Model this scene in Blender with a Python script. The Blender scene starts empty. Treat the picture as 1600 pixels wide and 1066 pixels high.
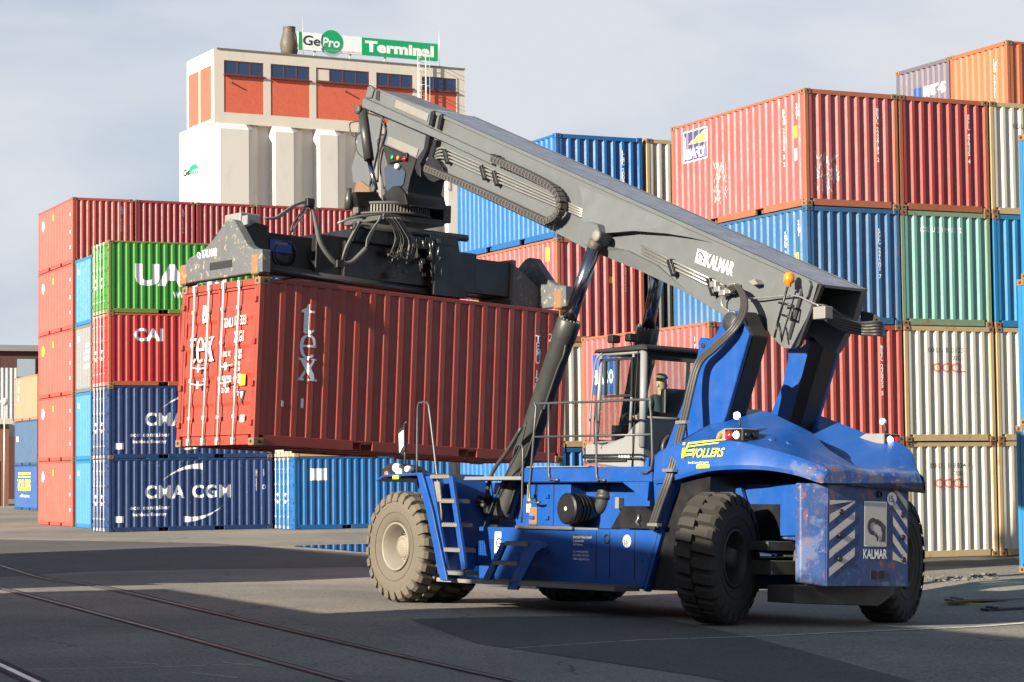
import bpy, bmesh, math, random
from mathutils import Vector, Matrix, Euler
R = math.radians
random.seed(7)
SC = bpy.context.scene
COL = SC.collection
# ------------------------------------------------------------------ camera
FPX, PITCH, ROLL, EYE = 3463.3, .05755, .010765, 2.0866
cd = bpy.data.cameras.new('camera'); cam = bpy.data.objects.new('camera', cd); COL.objects.link(cam)
cd.sensor_width = 36.0; cd.lens = FPX / 1600 * 36.0; cd.clip_start = .5; cd.clip_end = 6000
cam.matrix_world = Matrix.Translation((0, 0, EYE)) @ Matrix.Rotation(math.pi/2 + PITCH, 4, 'X') @ Matrix.Rotation(-ROLL, 4, 'Z')
SC.camera = cam
# ------------------------------------------------------------------ sky, sun, exposure
SUN_AZ, SUN_EL = R(-139), R(21)
wd = bpy.data.worlds.new('World'); SC.world = wd; wd.use_nodes = True
wn, wl = wd.node_tree.nodes, wd.node_tree.links
wn.clear()
wo = wn.new('ShaderNodeOutputWorld'); bg = wn.new('ShaderNodeBackground'); bg.inputs[1].default_value = .05
sky = wn.new('ShaderNodeTexSky'); sky.sky_type = 'NISHITA'; sky.sun_disc = False
sky.sun_elevation = SUN_EL; sky.sun_rotation = R(90) - SUN_AZ; sky.air_density = 1.0; sky.dust_density = 1.6; sky.ozone_density = 1.5
tc = wn.new('ShaderNodeTexCoord'); mp = wn.new('ShaderNodeMapping'); mp.inputs['Scale'].default_value = (3.5, 3.5, 9.0)
mp.inputs['Location'].default_value = (.35, 1.3, .4)
n1 = wn.new('ShaderNodeTexNoise'); n1.inputs['Scale'].default_value = 1.0; n1.inputs['Detail'].default_value = 7; n1.inputs['Roughness'].default_value = .5
n1.inputs['Distortion'].default_value = .3
cr = wn.new('ShaderNodeValToRGB'); cr.color_ramp.elements[0].position = .42; cr.color_ramp.elements[1].position = .60
cr.color_ramp.elements[0].color = (.05, .05, .05, 1); cr.color_ramp.elements[1].color = (.93, .93, .93, 1)
m0 = wn.new('ShaderNodeMix'); m0.data_type = 'RGBA'; m0.inputs['Factor'].default_value = .80; m0.inputs['B'].default_value = (3.7, 4.35, 5.35, 1)
mx = wn.new('ShaderNodeMix'); mx.data_type = 'RGBA'; mx.inputs['B'].default_value = (5.5, 5.7, 6.1, 1)
sx_ = wn.new('ShaderNodeSeparateXYZ'); wl.new(tc.outputs['Generated'], sx_.inputs[0])
el = wn.new('ShaderNodeMapRange'); el.inputs[1].default_value = .26; el.inputs[2].default_value = .55; el.inputs[3].default_value = 1; el.inputs[4].default_value = .12; wl.new(sx_.outputs['Z'], el.inputs[0])   # the cloud bank lies low, the sky overhead is clear
k0 = wn.new('ShaderNodeMath'); k0.operation = 'MULTIPLY'; k0.inputs[1].default_value = .80; wl.new(el.outputs[0], k0.inputs[0]); wl.new(k0.outputs[0], m0.inputs['Factor'])
k1 = wn.new('ShaderNodeMath'); k1.operation = 'MULTIPLY'; wl.new(el.outputs[0], k1.inputs[0])
wl.new(tc.outputs['Generated'], mp.inputs[0]); wl.new(mp.outputs[0], n1.inputs[0]); wl.new(n1.outputs[0], cr.inputs[0])
wl.new(cr.outputs[0], k1.inputs[1]); wl.new(k1.outputs[0], mx.inputs['Factor']); wl.new(sky.outputs[0], m0.inputs['A']); wl.new(m0.outputs['Result'], mx.inputs['A']); wl.new(mx.outputs['Result'], bg.inputs[0]); wl.new(bg.outputs[0], wo.inputs[0])
sd = bpy.data.lights.new('sun', 'SUN'); sd.energy = 5.0; sd.angle = R(.5); sd.color = (1, .90, .75)
sun = bpy.data.objects.new('sun', sd); COL.objects.link(sun)
sdir = Vector((math.cos(SUN_AZ)*math.cos(SUN_EL), math.sin(SUN_AZ)*math.cos(SUN_EL), math.sin(SUN_EL)))
sun.rotation_euler = sdir.to_track_quat('Z', 'Y').to_euler(); sun.location = sdir * 60
vs = SC.view_settings; vs.view_transform = 'Standard'; vs.look = 'None'; vs.gamma = 1; vs.use_curve_mapping = False; vs.exposure = 1.43
SC.render.engine = 'CYCLES'; SC.cycles.max_bounces = 6

# ------------------------------------------------------------------ measuring: a pixel of the 1600 px photo on a known plane
def ray(u, v):
    a, b = u - 800, 533 - v
    c, s = math.cos(ROLL), math.sin(ROLL)
    x, y = a*c + b*s, -a*s + b*c
    cp, sp = math.cos(PITCH), math.sin(PITCH)
    return Vector((x/FPX, cp - y/FPX*sp, sp + y/FPX*cp))
CAMP = Vector((0, 0, EYE))
def W(u, v, ax, val):
    r = ray(u, v); i = 'xyz'.index(ax)
    return CAMP + r * ((val - CAMP[i]) / r[i])
MROOT = Matrix.Translation((-.15, 34.0, .07)) @ Euler((.04, 0, R(126.56))).to_matrix().to_4x4()
MINV = MROOT.inverted()
def Lc(u, v, ax, val):
    o = MINV @ CAMP; r = MINV.to_3x3() @ ray(u, v); i = 'xyz'.index(ax)
    return o + r * ((val - o[i]) / r[i])
def ground_z(x, y):
    yl = (x + .15) * -.8032 + (y - 34) * -.5957
    near = .07 + .12 * math.tanh(yl / 3)
    t = min(1, max(0, (y - 37) / 9)); t = t*t*(3 - 2*t)
    t2 = min(1, max(0, (y - 6) / 12)); t2 = t2*t2*(3-2*t2)
    d = math.hypot((x-11)/5, (y-36.5)/6); q = min(1, max(0, (d-.65)/.5)); q = 1 - q*q*(3-2*q)
    return near * (1 - t) * t2 * (1 - q) + .16 * q
def G(u, v, dz=0):
    z = .05
    for _ in range(12):
        p = W(u, v, 'z', z); z = ground_z(p.x, p.y)
    return Vector((p.x, p.y, z + dz))

# ------------------------------------------------------------------ materials
def nd(nt, t, **k):
    n = nt.nodes.new(t)
    for a, b in k.items(): setattr(n, a, b)
    return n
def mat_base(name):
    m = bpy.data.materials.new(name); m.use_nodes = True
    nt = m.node_tree; return m, nt, nt.nodes['Principled BSDF']
def paint(name, col, rough=.45, rust=.25, dirt=.3, fade=.25, metal=0., bump=.15, rustcol=(.20, .065, .02), scale=1.0, streak=.35, spec=.5, chips=None, chipcol=(.5,.48,.44)):
    m, nt, b = mat_base(name); L = nt.links.new
    tc = nd(nt, 'ShaderNodeTexCoord'); oi = nd(nt, 'ShaderNodeObjectInfo')
    mul = nd(nt, 'ShaderNodeMath', operation='MULTIPLY'); mul.inputs[1].default_value = 37.0; L(oi.outputs['Random'], mul.inputs[0])
    def noise(sc, vec_scale=None, detail=5, rough_=.6, off=0):
        n = nd(nt, 'ShaderNodeTexNoise', noise_dimensions='4D'); n.inputs['Scale'].default_value = sc*scale
        n.inputs['Detail'].default_value = detail; n.inputs['Roughness'].default_value = rough_
        ad = nd(nt, 'ShaderNodeMath', operation='ADD'); ad.inputs[1].default_value = off; L(mul.outputs[0], ad.inputs[0]); L(ad.outputs[0], n.inputs['W'])
        if vec_scale:
            mpn = nd(nt, 'ShaderNodeMapping'); mpn.inputs['Scale'].default_value = vec_scale; L(tc.outputs['Object'], mpn.inputs[0]); L(mpn.outputs[0], n.inputs['Vector'])
        else: L(tc.outputs['Object'], n.inputs['Vector'])
        return n.outputs[0]
    def ramp(src, a, c, lo=0, hi=1):
        r = nd(nt, 'ShaderNodeMapRange'); r.inputs[1].default_value = a; r.inputs[2].default_value = c; r.inputs[3].default_value = lo; r.inputs[4].default_value = hi
        L(src, r.inputs[0]); return r.outputs[0]
    def mix(f, a, c):
        x = nd(nt, 'ShaderNodeMix', data_type='RGBA')
        if isinstance(f, (int, float)): x.inputs['Factor'].default_value = f
        else: L(f, x.inputs['Factor'])
        for k, q in (('A', a), ('B', c)):
            if isinstance(q, tuple): x.inputs[k].default_value = (*q, 1)
            else: L(q, x.inputs[k])
        return x.outputs['Result']
    g = sum(col)/3
    dk_ = .08 if g > .045 else .018
    light = tuple(min(.9, c*.82 + (g*.6+dk_)*.32) for c in col); dark = tuple(c*.72 for c in col)
    c = mix(ramp(noise(.9), .35, .7, 0, fade*.8), col, light)
    c = mix(ramp(noise(7, (1, 1, .22), off=3), .55, .8, 0, streak), c, light)
    c = mix(ramp(noise(3.5, (1, 1, .35), off=8), .5, .85, 0, dirt), c, tuple(.5*x+.5*y for x, y in zip(dark, (.07, .055, .04))))
    if rust > 0:
        c = mix(ramp(noise(5, (1, 1, .45), 8, .7, off=5), .74-.22*rust, .80-.16*rust, 0, .95), c, rustcol)
        c = mix(ramp(noise(14, (1, 1, .3), 6, .6, off=6), .70-.10*rust, .84-.10*rust, 0, .6*min(1, rust*2)), c, tuple(x*1.6 for x in rustcol))
    if chips: c = mix(ramp(noise(9, None, 8, .75, off=11), .66-.2*chips, .69-.2*chips), c, chipcol)
    L(c, b.inputs['Base Color'])
    L(ramp(noise(4, off=9), .3, .7, rough-.08, rough+.15), b.inputs['Roughness'])
    b.inputs['Metallic'].default_value = metal; b.inputs['Specular IOR Level'].default_value = spec
    if bump:
        bp = nd(nt, 'ShaderNodeBump'); bp.inputs['Strength'].default_value = bump; bp.inputs['Distance'].default_value = .05
        L(noise(1.8, detail=4, off=2), bp.inputs['Height']); L(bp.outputs[0], b.inputs['Normal'])
    return m
def plain(name, col, rough=.5, metal=0, emit=0, spec=.5):
    m, nt, b = mat_base(name); L = nt.links.new
    tc = nd(nt, 'ShaderNodeTexCoord'); n = nd(nt, 'ShaderNodeTexNoise'); n.inputs['Scale'].default_value = 12; n.inputs['Detail'].default_value = 4
    L(tc.outputs['Object'], n.inputs['Vector'])
    x = nd(nt, 'ShaderNodeMix', data_type='RGBA'); x.inputs['A'].default_value = (*[c*.86 for c in col], 1); x.inputs['B'].default_value = (*[min(1, c*1.08) for c in col], 1)
    L(n.outputs[0], x.inputs['Factor']); L(x.outputs['Result'], b.inputs['Base Color'])
    b.inputs['Roughness'].default_value = rough; b.inputs['Metallic'].default_value = metal; b.inputs['Specular IOR Level'].default_value = spec
    if emit: b.inputs['Emission Color'].default_value = (*col, 1); b.inputs['Emission Strength'].default_value = emit
    return m
def glass(name, col=(.55, .75, .72), alpha=.55, rough=.03):
    m, nt, b = mat_base(name); L = nt.links.new; nt.nodes.remove(b)
    out = nt.nodes['Material Output']; tr = nd(nt, 'ShaderNodeBsdfTransparent'); gl = nd(nt, 'ShaderNodeBsdfGlossy'); fr = nd(nt, 'ShaderNodeLayerWeight'); mxs = nd(nt, 'ShaderNodeMixShader')
    tr.inputs[0].default_value = (*col, 1); gl.inputs['Roughness'].default_value = rough; fr.inputs[0].default_value = .12
    ad = nd(nt, 'ShaderNodeMath', operation='ADD'); ad.inputs[1].default_value = alpha; ad.use_clamp = True
    L(fr.outputs['Fresnel'], ad.inputs[0]); L(ad.outputs[0], mxs.inputs[0]); L(tr.outputs[0], mxs.inputs[1]); L(gl.outputs[0], mxs.inputs[2]); L(mxs.outputs[0], out.inputs[0])
    return m

# ------------------------------------------------------------------ mesh helpers
class MB:
    def __init__(s): s.bm = bmesh.new()
    def box(s, x0, x1, y0, y1, z0, z1, bev=0, M=None):
        g = bmesh.ops.create_cube(s.bm, size=1)['verts']
        for v in g:
            v.co = Vector(((x0+x1)/2 + v.co.x*(x1-x0), (y0+y1)/2 + v.co.y*(y1-y0), (z0+z1)/2 + v.co.z*(z1-z0)))
        if bev:
            es = list({e for v in g for e in v.link_edges}); r = bmesh.ops.bevel(s.bm, geom=es, offset=bev, segments=2, affect='EDGES', profile=.5)
            g = list({v for f in r['faces'] for v in f.verts} | {v for v in g if v.is_valid})
            if M: 
                seen = set(); st = list(g)
                while st:
                    v = st.pop()
                    if v in seen: continue
                    seen.add(v); st += [e.other_vert(v) for e in v.link_edges]
                g = list(seen)
        if M is not None:
            for v in g: v.co = M @ v.co
        return s
    def poly(s, pts, d):
        """closed prism: a planar outline (3D points) swept by the vector d"""
        d = Vector(d); a = [s.bm.verts.new(p) for p in pts]; b = [s.bm.verts.new(Vector(p) + d) for p in pts]; n = len(pts)
        try:
            s.bm.faces.new(a); s.bm.faces.new(b[::-1])
            for i in range(n): s.bm.faces.new((a[i], b[i], b[(i+1) % n], a[(i+1) % n]))
        except ValueError: pass
        return s
    def tube(s, pts, r, n=8, cap=True, r2=None):
        pts = [Vector(p) for p in pts]; rings = []; up = None
        for i, p in enumerate(pts):
            t = (pts[min(i+1, len(pts)-1)] - pts[max(i-1, 0)]).normalized()
            if up is None: up = t.orthogonal().normalized()
            up = (up - t * up.dot(t)).normalized(); w = t.cross(up)
            rr = r if r2 is None else r + (r2 - r) * i / max(1, len(pts)-1)
            rings.append([s.bm.verts.new(p + (up*math.cos(k*2*math.pi/n) + w*math.sin(k*2*math.pi/n))*rr) for k in range(n)])
        for a, b in zip(rings, rings[1:]):
            for k in range(n):
                f = s.bm.faces.new((a[k], a[(k+1) % n], b[(k+1) % n], b[k])); f.smooth = True
        if cap and len(rings) > 1: s.bm.faces.new(rings[0][::-1]); s.bm.faces.new(rings[-1])
        return s
    def lathe(s, prof, M, n=48, smooth=True, closed=False, cap=True):
        """profile of (radius, height) turned round local z, then placed by M"""
        rings = []
        for r, h in prof:
            rings.append([s.bm.verts.new(M @ Vector((r*math.cos(2*math.pi*k/n), r*math.sin(2*math.pi*k/n), h))) for k in range(n)])
        pr = list(zip(rings, rings[1:]))
        if closed: pr.append((rings[-1], rings[0]))
        for a, b in pr:
            for k in range(n):
                f = s.bm.faces.new((a[k], a[(k+1) % n], b[(k+1) % n], b[k])); f.smooth = smooth
        if not closed and cap:
            for rg in (rings[0][::-1], rings[-1]):
                try: s.bm.faces.new(rg)
                except ValueError: pass
        return s
    def add(s, bm2, M=None):
        vm = {}
        for v in bm2.verts: vm[v] = s.bm.verts.new(M @ v.co if M else v.co)
        for f in bm2.faces:
            try: s.bm.faces.new([vm[v] for v in f.verts])
            except ValueError: pass
        return s
    def mesh(s, name, bevel=0, fix=True):
        if fix: bmesh.ops.recalc_face_normals(s.bm, faces=s.bm.faces)
        if bevel:
            es = [e for e in s.bm.edges if len(e.link_faces) == 2 and e.calc_face_angle(0) > .5 and not e.link_faces[0].smooth]
            bmesh.ops.bevel(s.bm, geom=es, offset=bevel, segments=1, affect='EDGES', clamp_overlap=True)
        me = bpy.data.meshes.new(name); s.bm.to_mesh(me); s.bm.free(); me.materials.append(None); return me
    def build(s, name, m, parent=None, bevel=0, **k):
        return inst(name, s.mesh(name, bevel), m, parent, **k)
def inst(name, me, m, parent=None, loc=(0, 0, 0), rot=None, label=None):
    o = bpy.data.objects.new(name, me); COL.objects.link(o); o.location = loc
    if rot: o.rotation_euler = rot
    if parent: o.parent = parent
    if m is not None: o.material_slots[0].link = 'OBJECT'; o.material_slots[0].material = m
    if label: o['label'] = label
    return o
def thing(name, label, cat, loc=(0, 0, 0), rot=(0, 0, 0), group=None):
    o = bpy.data.objects.new(name, None); COL.objects.link(o); o.location = loc; o.rotation_euler = rot
    o['label'] = label; o['category'] = cat; o.empty_display_size = .3
    if group: o['group'] = group
    return o
def tag(o, label, cat, group=None):
    o['label'] = label; o['category'] = cat
    if group: o['group'] = group
    return o
def struct(o): o['kind'] = 'structure'; return o

# lettering: flat bmesh in XY, cap height h, anchored at its lower left corner
def text_bm(s, h, bold=0., spacing=1., line=1., xs=1., align='LEFT', shear=0.):
    cu = bpy.data.curves.new('lettering', 'FONT'); cu.body = s; cu.size = 1; cu.offset = bold; cu.space_character = spacing; cu.space_line = line; cu.align_x = align; cu.shear = shear
    cu.resolution_u = 3
    o = bpy.data.objects.new('lettering_tmp', cu); COL.objects.link(o)
    dg = bpy.context.evaluated_depsgraph_get(); dg.update()
    me = bpy.data.meshes.new_from_object(o.evaluated_get(dg)); bm = bmesh.new(); bm.from_mesh(me)
    bpy.data.objects.remove(o); bpy.data.meshes.remove(me); bpy.data.curves.remove(cu)
    k = h / .729
    x0 = min(v.co.x for v in bm.verts)
    for v in bm.verts: v.co = Vector(((v.co.x - x0)*k*xs, v.co.y*k, 0))
    return bm
def poly_bm(polys):
    bm = bmesh.new()
    for p in polys:
        f = bm.faces.new([bm.verts.new((x, y, 0)) for x, y in p])
    bm.normal_update(); bmesh.ops.triangulate(bm, faces=bm.faces, ngon_method='EAR_CLIP')
    return bm
def ring_pts(cx, cy, rx, ry, n=24, a0=0, a1=2*math.pi): return [(cx + rx*math.cos(a0 + (a1-a0)*i/n), cy + ry*math.sin(a0 + (a1-a0)*i/n)) for i in range(n + (0 if a1-a0 > 6.28 else 1))]
def ring_polys(cx, cy, rx, ry, qx, qy, a0=0, a1=2*math.pi, n=24):
    out = []
    for i in range(n):
        t0, t1 = a0 + (a1-a0)*i/n, a0 + (a1-a0)*(i+1)/n
        out.append([(cx+rx*math.cos(t0), cy+ry*math.sin(t0)), (cx+rx*math.cos(t1), cy+ry*math.sin(t1)), (cx+qx*math.cos(t1), cy+qy*math.sin(t1)), (cx+qx*math.cos(t0), cy+qy*math.sin(t0))])
    return out
def serif_t(): return [[(.14,.0),(.2,-.04),(.36,-.04),(.46,.05),(.43,.09),(.36,.05),(.3,.07),(.3,.55),(.45,.55),(.45,.61),(.3,.61),(.3,.8),(.27,.8),(.2,.68),(.03,.6),(.03,.55),(.14,.55)]]
def serif_e():
    o = ring_polys(.3, .29, .28, .33, .15, .28, R(0), R(310), 26); o.append([(.12,.27),(.575,.27),(.575,.33),(.12,.33)]); return o
def serif_x(): return [[(.0,.61),(.0,.56),(.08,.56),(.41,.0+.03),(.33,.03),(.33,-.02),(.66,-.02),(.66,.03),(.6,.03),(.27,.56),(.33,.56),(.33,.61)], [(.4,.61),(.4,.57),(.46,.56),(.36,.4),(.4,.34),(.54,.56),(.62,.57),(.62,.61)], [(.0,-.02),(.0,.03),(.07,.04),(.23,.28),(.27,.21),(.16,.04),(.22,.03),(.22,-.02)]]
def shift_polys(ps, dx, dy, k=1): return [[(x*k+dx, y*k+dy) for x, y in p] for p in ps]
# ================================================================== containers
CL, CW, CH = 6.058, 2.438, 2.591
def wall_map(w, L=CL):
    if w == 'front': return lambda s, o, z: (s, -o, z)
    if w == 'back': return lambda s, o, z: (L - s, CW + o, z)
    if w == 'end': return lambda s, o, z: (-o, CW - s, z)
    return lambda s, o, z: (L + o, s, z)
PROF = {'side': (.278, .092, .042, -.012, -.042), 'end': (.25, .072, .044, -.012, -.056)}   # period, flat, slope, outer, inner
def prof_out(kind, s):
    p, f, sl, o, i = PROF[kind]; t = (s - .11) % p
    inner = p - f - 2*sl
    if t < f: return o
    if t < f+sl: return o + (i-o)*(t-f)/sl
    if t < f+sl+inner: return i
    return i + (o-i)*(t-f-sl-inner)/sl
def prof_breaks(kind, s0, s1):
    p, f, sl, o, i = PROF[kind]; out = [s0]
    k = math.floor((s0-.11)/p)
    while True:
        base = .11 + k*p
        for q in (0, f, f+sl, p-sl):
            x = base+q
            if s0 + 1e-4 < x < s1 - 1e-4: out.append(x)
        if base > s1: break
        k += 1
    out.append(s1); return out
def corr_panel(w, kind, span, z0, z1, L=CL):
    f = wall_map(w, L); b = MB(); xs = prof_breaks(kind, .10, span-.10)
    for th in (0, 1):
        rows = [[b.bm.verts.new(f(x, prof_out(kind, x+1e-6) - .004*th, z)) for x in xs] for z in (z0, z1)]
        for i in range(len(xs)-1): b.bm.faces.new((rows[0][i], rows[0][i+1], rows[1][i+1], rows[1][i]))
    # closing plates between the corrugation and the rails
    for z in (z0, z1):
        for i in range(len(xs)-1):
            a, c = xs[i], xs[i+1]
            b.bm.faces.new([b.bm.verts.new(f(*q)) for q in ((a, prof_out(kind, a+1e-6), z), (c, prof_out(kind, c-1e-6), z), (c, -.075, z), (a, -.075, z))])
    return b.mesh('panel', fix=False)
def mk_frame(L=CL, gooseneck=False):
    b = MB()
    for x in (0, L-.10):
        for y in (0, CW-.10): b.box(x+.003, x+.097, y+.003, y+.097, .1, CH-.1)
    for y in (.012, CW-.072):
        b.box(.17, L-.17, y, y+.06, CH-.075, CH-.012)
        c = L/2; g = [.17, c-1.21, c-.85, c+.85, c+1.21, L-.17]
        for i in (0, 2, 4): b.box(g[i], g[i+1], y-.004, y+.064, .012, .165)
        for i in (1, 3): b.box(g[i], g[i+1], y-.002, y+.062, .135, .163)
    for x in (.012, L-.072):
        b.box(x, x+.06, .17, CW-.17, CH-.115, CH-.01); b.box(x, x+.06, .20, CW-.20, .012, .16)
    b.box(.07, L-.07, .08, CW-.08, .13, .15)
    for i in range(14): b.box(.3+i*(L-.6)/13, .34+i*(L-.6)/13, .08, CW-.08, .03, .128)
    return b.mesh('frame', bevel=.006)
def mk_casting():
    # corner casting with its three oval holes; local origin at the outer corner
    b = MB(); a, c, h = .178, .162, .118
    b.box(-.006, a, -.006, c, 0, h)
    me = b.mesh('corner_casting', bevel=.008); return me
def mk_castholes():
    b = MB()
    b.box(.055, .125, -.012, .02, .032, .088, bev=.014); b.box(-.012, .02, .045, .11, .032, .088, bev=.014)
    return b.mesh('casting_hole')
def mk_roof(L=CL):
    b = MB(); f = 0
    n = int((L-.2)/.21); xs = []
    for i in range(n): xs += [(.1+i*.21, 0), (.1+i*.21+.07, 0), (.1+i*.21+.1, -.02), (.1+i*.21+.18, -.02)]
    xs.append((L-.1, 0))
    rows = [[b.bm.verts.new((x, y, CH-.022+z)) for x, z in xs] for y in (.07, CW-.07)]
    for i in range(len(xs)-1): b.bm.faces.new((rows[0][i], rows[0][i+1], rows[1][i+1], rows[1][i]))
    return b.mesh('roof_panel', fix=False)
def mk_door(side):
    """one door leaf seen from -x (side 0 the left leaf); horizontal pressed bands"""
    b = MB(); f = wall_map('end'); s0, s1 = (.11, CW/2-.008) if side == 0 else (CW/2+.008, CW-.11)
    zs = [(.17, -.02), (.36, -.02), (.40, -.045), (.62, -.045)]
    z = .62
    for k in range(4): zs += [(z+.06, -.02), (z+.22, -.02), (z+.27, -.045), (z+.44, -.045)]; z += .44
    zs += [(CH-.16, -.045), (CH-.13, -.02)]
    zs = sorted(set(zs))
    a = [b.bm.verts.new(f(s0+.06, o, zz)) for zz, o in zs]; c = [b.bm.verts.new(f(s1-.06, o, zz)) for zz, o in zs]
    for i in range(len(zs)-1): b.bm.faces.new((a[i], c[i], c[i+1], a[i+1]))
    for sa, sb in ((s0, s0+.062), (s1-.062, s1)):
        q = [f(sa, -.012, .17), f(sb, -.012, .17), f(sb, -.012, CH-.125), f(sa, -.012, CH-.125)]
        b.poly(q, (.05, 0, 0))
    for zz in (.17, CH-.16): b.poly([f(s0, -.0135, zz), f(s1, -.0135, zz), f(s1, -.0135, zz+.035), f(s0, -.0135, zz+.035)], (.03, 0, 0))
    return b.mesh('door', fix=True)
def mk_rod(s):
    b = MB(); f = wall_map('end'); b.tube([f(s, .028, .05), f(s, .028, CH-.05)], .017, 8)
    for z in (.10, .45, 1.05, 1.62, 2.15, CH-.10): b.box(-.048, -.008, CW-s-.035, CW-s+.035, z-.025, z+.025)
    for z in (.055, CH-.06): b.box(-.05, -.0, CW-s-.03, CW-s+.03, z-.035, z+.035)
    return b.mesh('lock_rod')
def mk_handle(s, d):
    b = MB(); f = wall_map('end')
    for z in (.98, 1.24):
        b.tube([f(s, .045, z), f(s+d*.18, .05, z-.01), f(s+d*.40, .045, z+.02)], .012, 6)
        b.box(-.055, -.01, CW-(s+d*.2)-.03, CW-(s+d*.2)+.03, z-.06, z+.06)
    return b.mesh('door_handle')
def mk_hinges(side):
    b = MB(); s = .09 if side == 0 else CW-.09
    b.box(-.03, .0, CW-s-.05, CW-s+.05, -.04, .04)
    return b.mesh('hinge')
ME = {}
def gm(k, fn):
    if k not in ME: ME[k] = fn()
    return ME[k]
MT = {}
def cm(key, col, rust=.2, fcol=None, **k):
    if key not in MT: MT[key] = (paint('paint_'+key, col, rust=rust*.55, **k), paint('frame_'+key, fcol or tuple(c*.85 for c in col), rust=min(1, rust*1.15+.2), dirt=.45, **{q: v for q, v in k.items() if q != 'dirt'}))
    return MT[key]
M_CAST = None
def container(label, ck, loc, yaw, door=None, far=False, L=CL, group=None, tilt=0, rot90=False, castmat=None, rodmat=None):
    """yaw: direction of the row axis a. rot90: long side runs away from the camera (along b), its near end faces the camera"""
    pm, fm = MT[ck]
    if rot90:
        c, s = math.cos(yaw), math.sin(yaw); loc = (loc[0]+CW*c, loc[1]+CW*s, loc[2]); rz = yaw + math.pi/2
    else: rz = yaw
    t = thing('shipping_container', label, 'shipping container', loc, (0, tilt, rz), group)
    K = 'L%d' % int(L)
    inst('frame', gm('frame'+K, lambda: mk_frame(L)), fm, t)
    inst('side_panel', gm('sf'+K, lambda: corr_panel('front', 'side', L, .163, CH-.073, L)), pm, t)
    inst('side_panel', gm('sb'+K, lambda: corr_panel('back', 'side', L, .163, CH-.073, L)), pm, t)
    if door == 'end':
        for i in (0, 1):
            d = inst('door', gm('door%d' % i, lambda: mk_door(i)), pm, t)
            for s in ((.46, .92) if i == 0 else (1.38, 1.86)): inst('lock_rod', gm('rod%.2f' % s, lambda: mk_rod(s)), rodmat or M_ROD, d)
            inst('door_handle', gm('hnd%d' % i, lambda: mk_handle(*((.92, -1) if i == 0 else (1.38, 1)))), rodmat or M_ROD, d)
            for z in (.35, .95, 1.6, 2.25): inst('hinge', gm('hinge%d' % i, lambda: mk_hinges(i)), fm, d, loc=(0, 0, z))
    else: inst('end_panel', gm('en', lambda: corr_panel('end', 'end', CW, .158, CH-.113)), pm, t)
    inst('end_panel', gm('ef'+K, lambda: corr_panel('far', 'end', CW, .158, CH-.113, L)), pm, t)
    inst('roof_panel', gm('roof'+K, lambda: mk_roof(L)), pm, t)
    cs = gm('cast', mk_casting); ch = gm('casth', mk_castholes)
    for k, (x, y, z) in enumerate([(0, 0, 0), (L, 0, 0), (0, CW, 0), (L, CW, 0), (0, 0, 1), (L, 0, 1), (0, CW, 1), (L, CW, 1)]):
        o = inst('corner_casting', cs, castmat or fm, t, loc=(x, y, z*(CH-.118)))
        if not far: h = inst('casting_hole', ch, M_BLACK, o)
        if x: o.scale.x = -1
        if y: o.scale.y = -1
    return t
def letter(t, wall, bm, s, z, m, name='lettering', kind=None, L=CL, out=.004):
    """lays flat lettering on a container wall at distance s from the wall's left edge, following the corrugation"""
    for v in bm.verts: v.co.x += s; v.co.y += z
    bm.normal_update(); bmesh.ops.triangulate(bm, faces=bm.faces)
    if kind:
        x0 = min(v.co.x for v in bm.verts); x1 = max(v.co.x for v in bm.verts)
        for x in prof_breaks(kind, x0, x1)[1:-1]:
            bmesh.ops.bisect_plane(bm, geom=bm.verts[:]+bm.edges[:]+bm.faces[:], plane_co=(x, 0, 0), plane_no=(1, 0, 0), dist=1e-5)
    f = wall_map(wall, L)
    for v in bm.verts: v.co = Vector(f(v.co.x, (prof_out(kind, v.co.x) if kind else -.012) + out, v.co.y))
    me = bpy.data.meshes.new(name); bm.to_mesh(me); bm.free(); me.materials.append(None)
    return inst(name, me, m, t)
def rect_bm(w, h):
    bm = bmesh.new(); bm.faces.new([bm.verts.new(p) for p in ((0, 0, 0), (w, 0, 0), (w, h, 0), (0, h, 0))]); return bm

M_BLACK = plain('black_recess', (.012, .012, .012), .8)
M_ROD = paint('galvanised_rod', (.62, .60, .56), .5, rust=.25, dirt=.2)
M_WHITE = plain('white_lettering', (.78, .78, .78), .6)
M_WORN = paint('worn_white', (.75, .72, .70), .6, rust=0, chips=.75, chipcol=(.42, .10, .08))
M_YEL = plain('yellow_sticker', (.85, .60, .03), .5)
M_RUSTC = paint('rusty_casting', (.19, .10, .045), .7, rust=.75, dirt=.5, chips=.3, chipcol=(.50, .28, .06))
cm('red', (0.297, 0.043, 0.031), .3)
cm('redrow', (0.251, 0.027, 0.028), .25)
cm('orangered', (0.377, 0.065, 0.044), .1)
cm('tex', (.285, .052, .032), .22, fade=.35)
cm('texside', (.285, .040, .024), .22)
cm('biafoi', (0.320, 0.066, 0.062), .4, fcol=(.28, .085, .035), fade=.55)
cm('eciu', (0.240, 0.025, 0.022), .6, fcol=(.25, .075, .03))
cm('navy', (0.007, 0.031, 0.114), .2, chips=.12, chipcol=(.35, .38, .42))
cm('green', (0.020, 0.188, 0.012), .2, fcol=(.12, .15, .03))
cm('cai', (0.331, 0.012, 0.012), .15, fcol=(.30, .07, .025))
cm('blue', (0.004, 0.097, 0.286), .12)
cm('skyblue', (0.007, 0.160, 0.354), .08)
cm('midblue', (0.012, 0.086, 0.206), .35, fade=.8)
cm('greyleasing', (0.143, 0.149, 0.155), .15)
cm('white', (0.44, 0.42, 0.355), .5, fcol=(.36, .27, .14), rustcol=(.33, .15, .04))
cm('teal', (0.11, 0.275, 0.235), .45, fcol=(.13, .20, .12), fade=.8)
cm('purplegrey', (0.114, 0.097, 0.126), .4)
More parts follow.
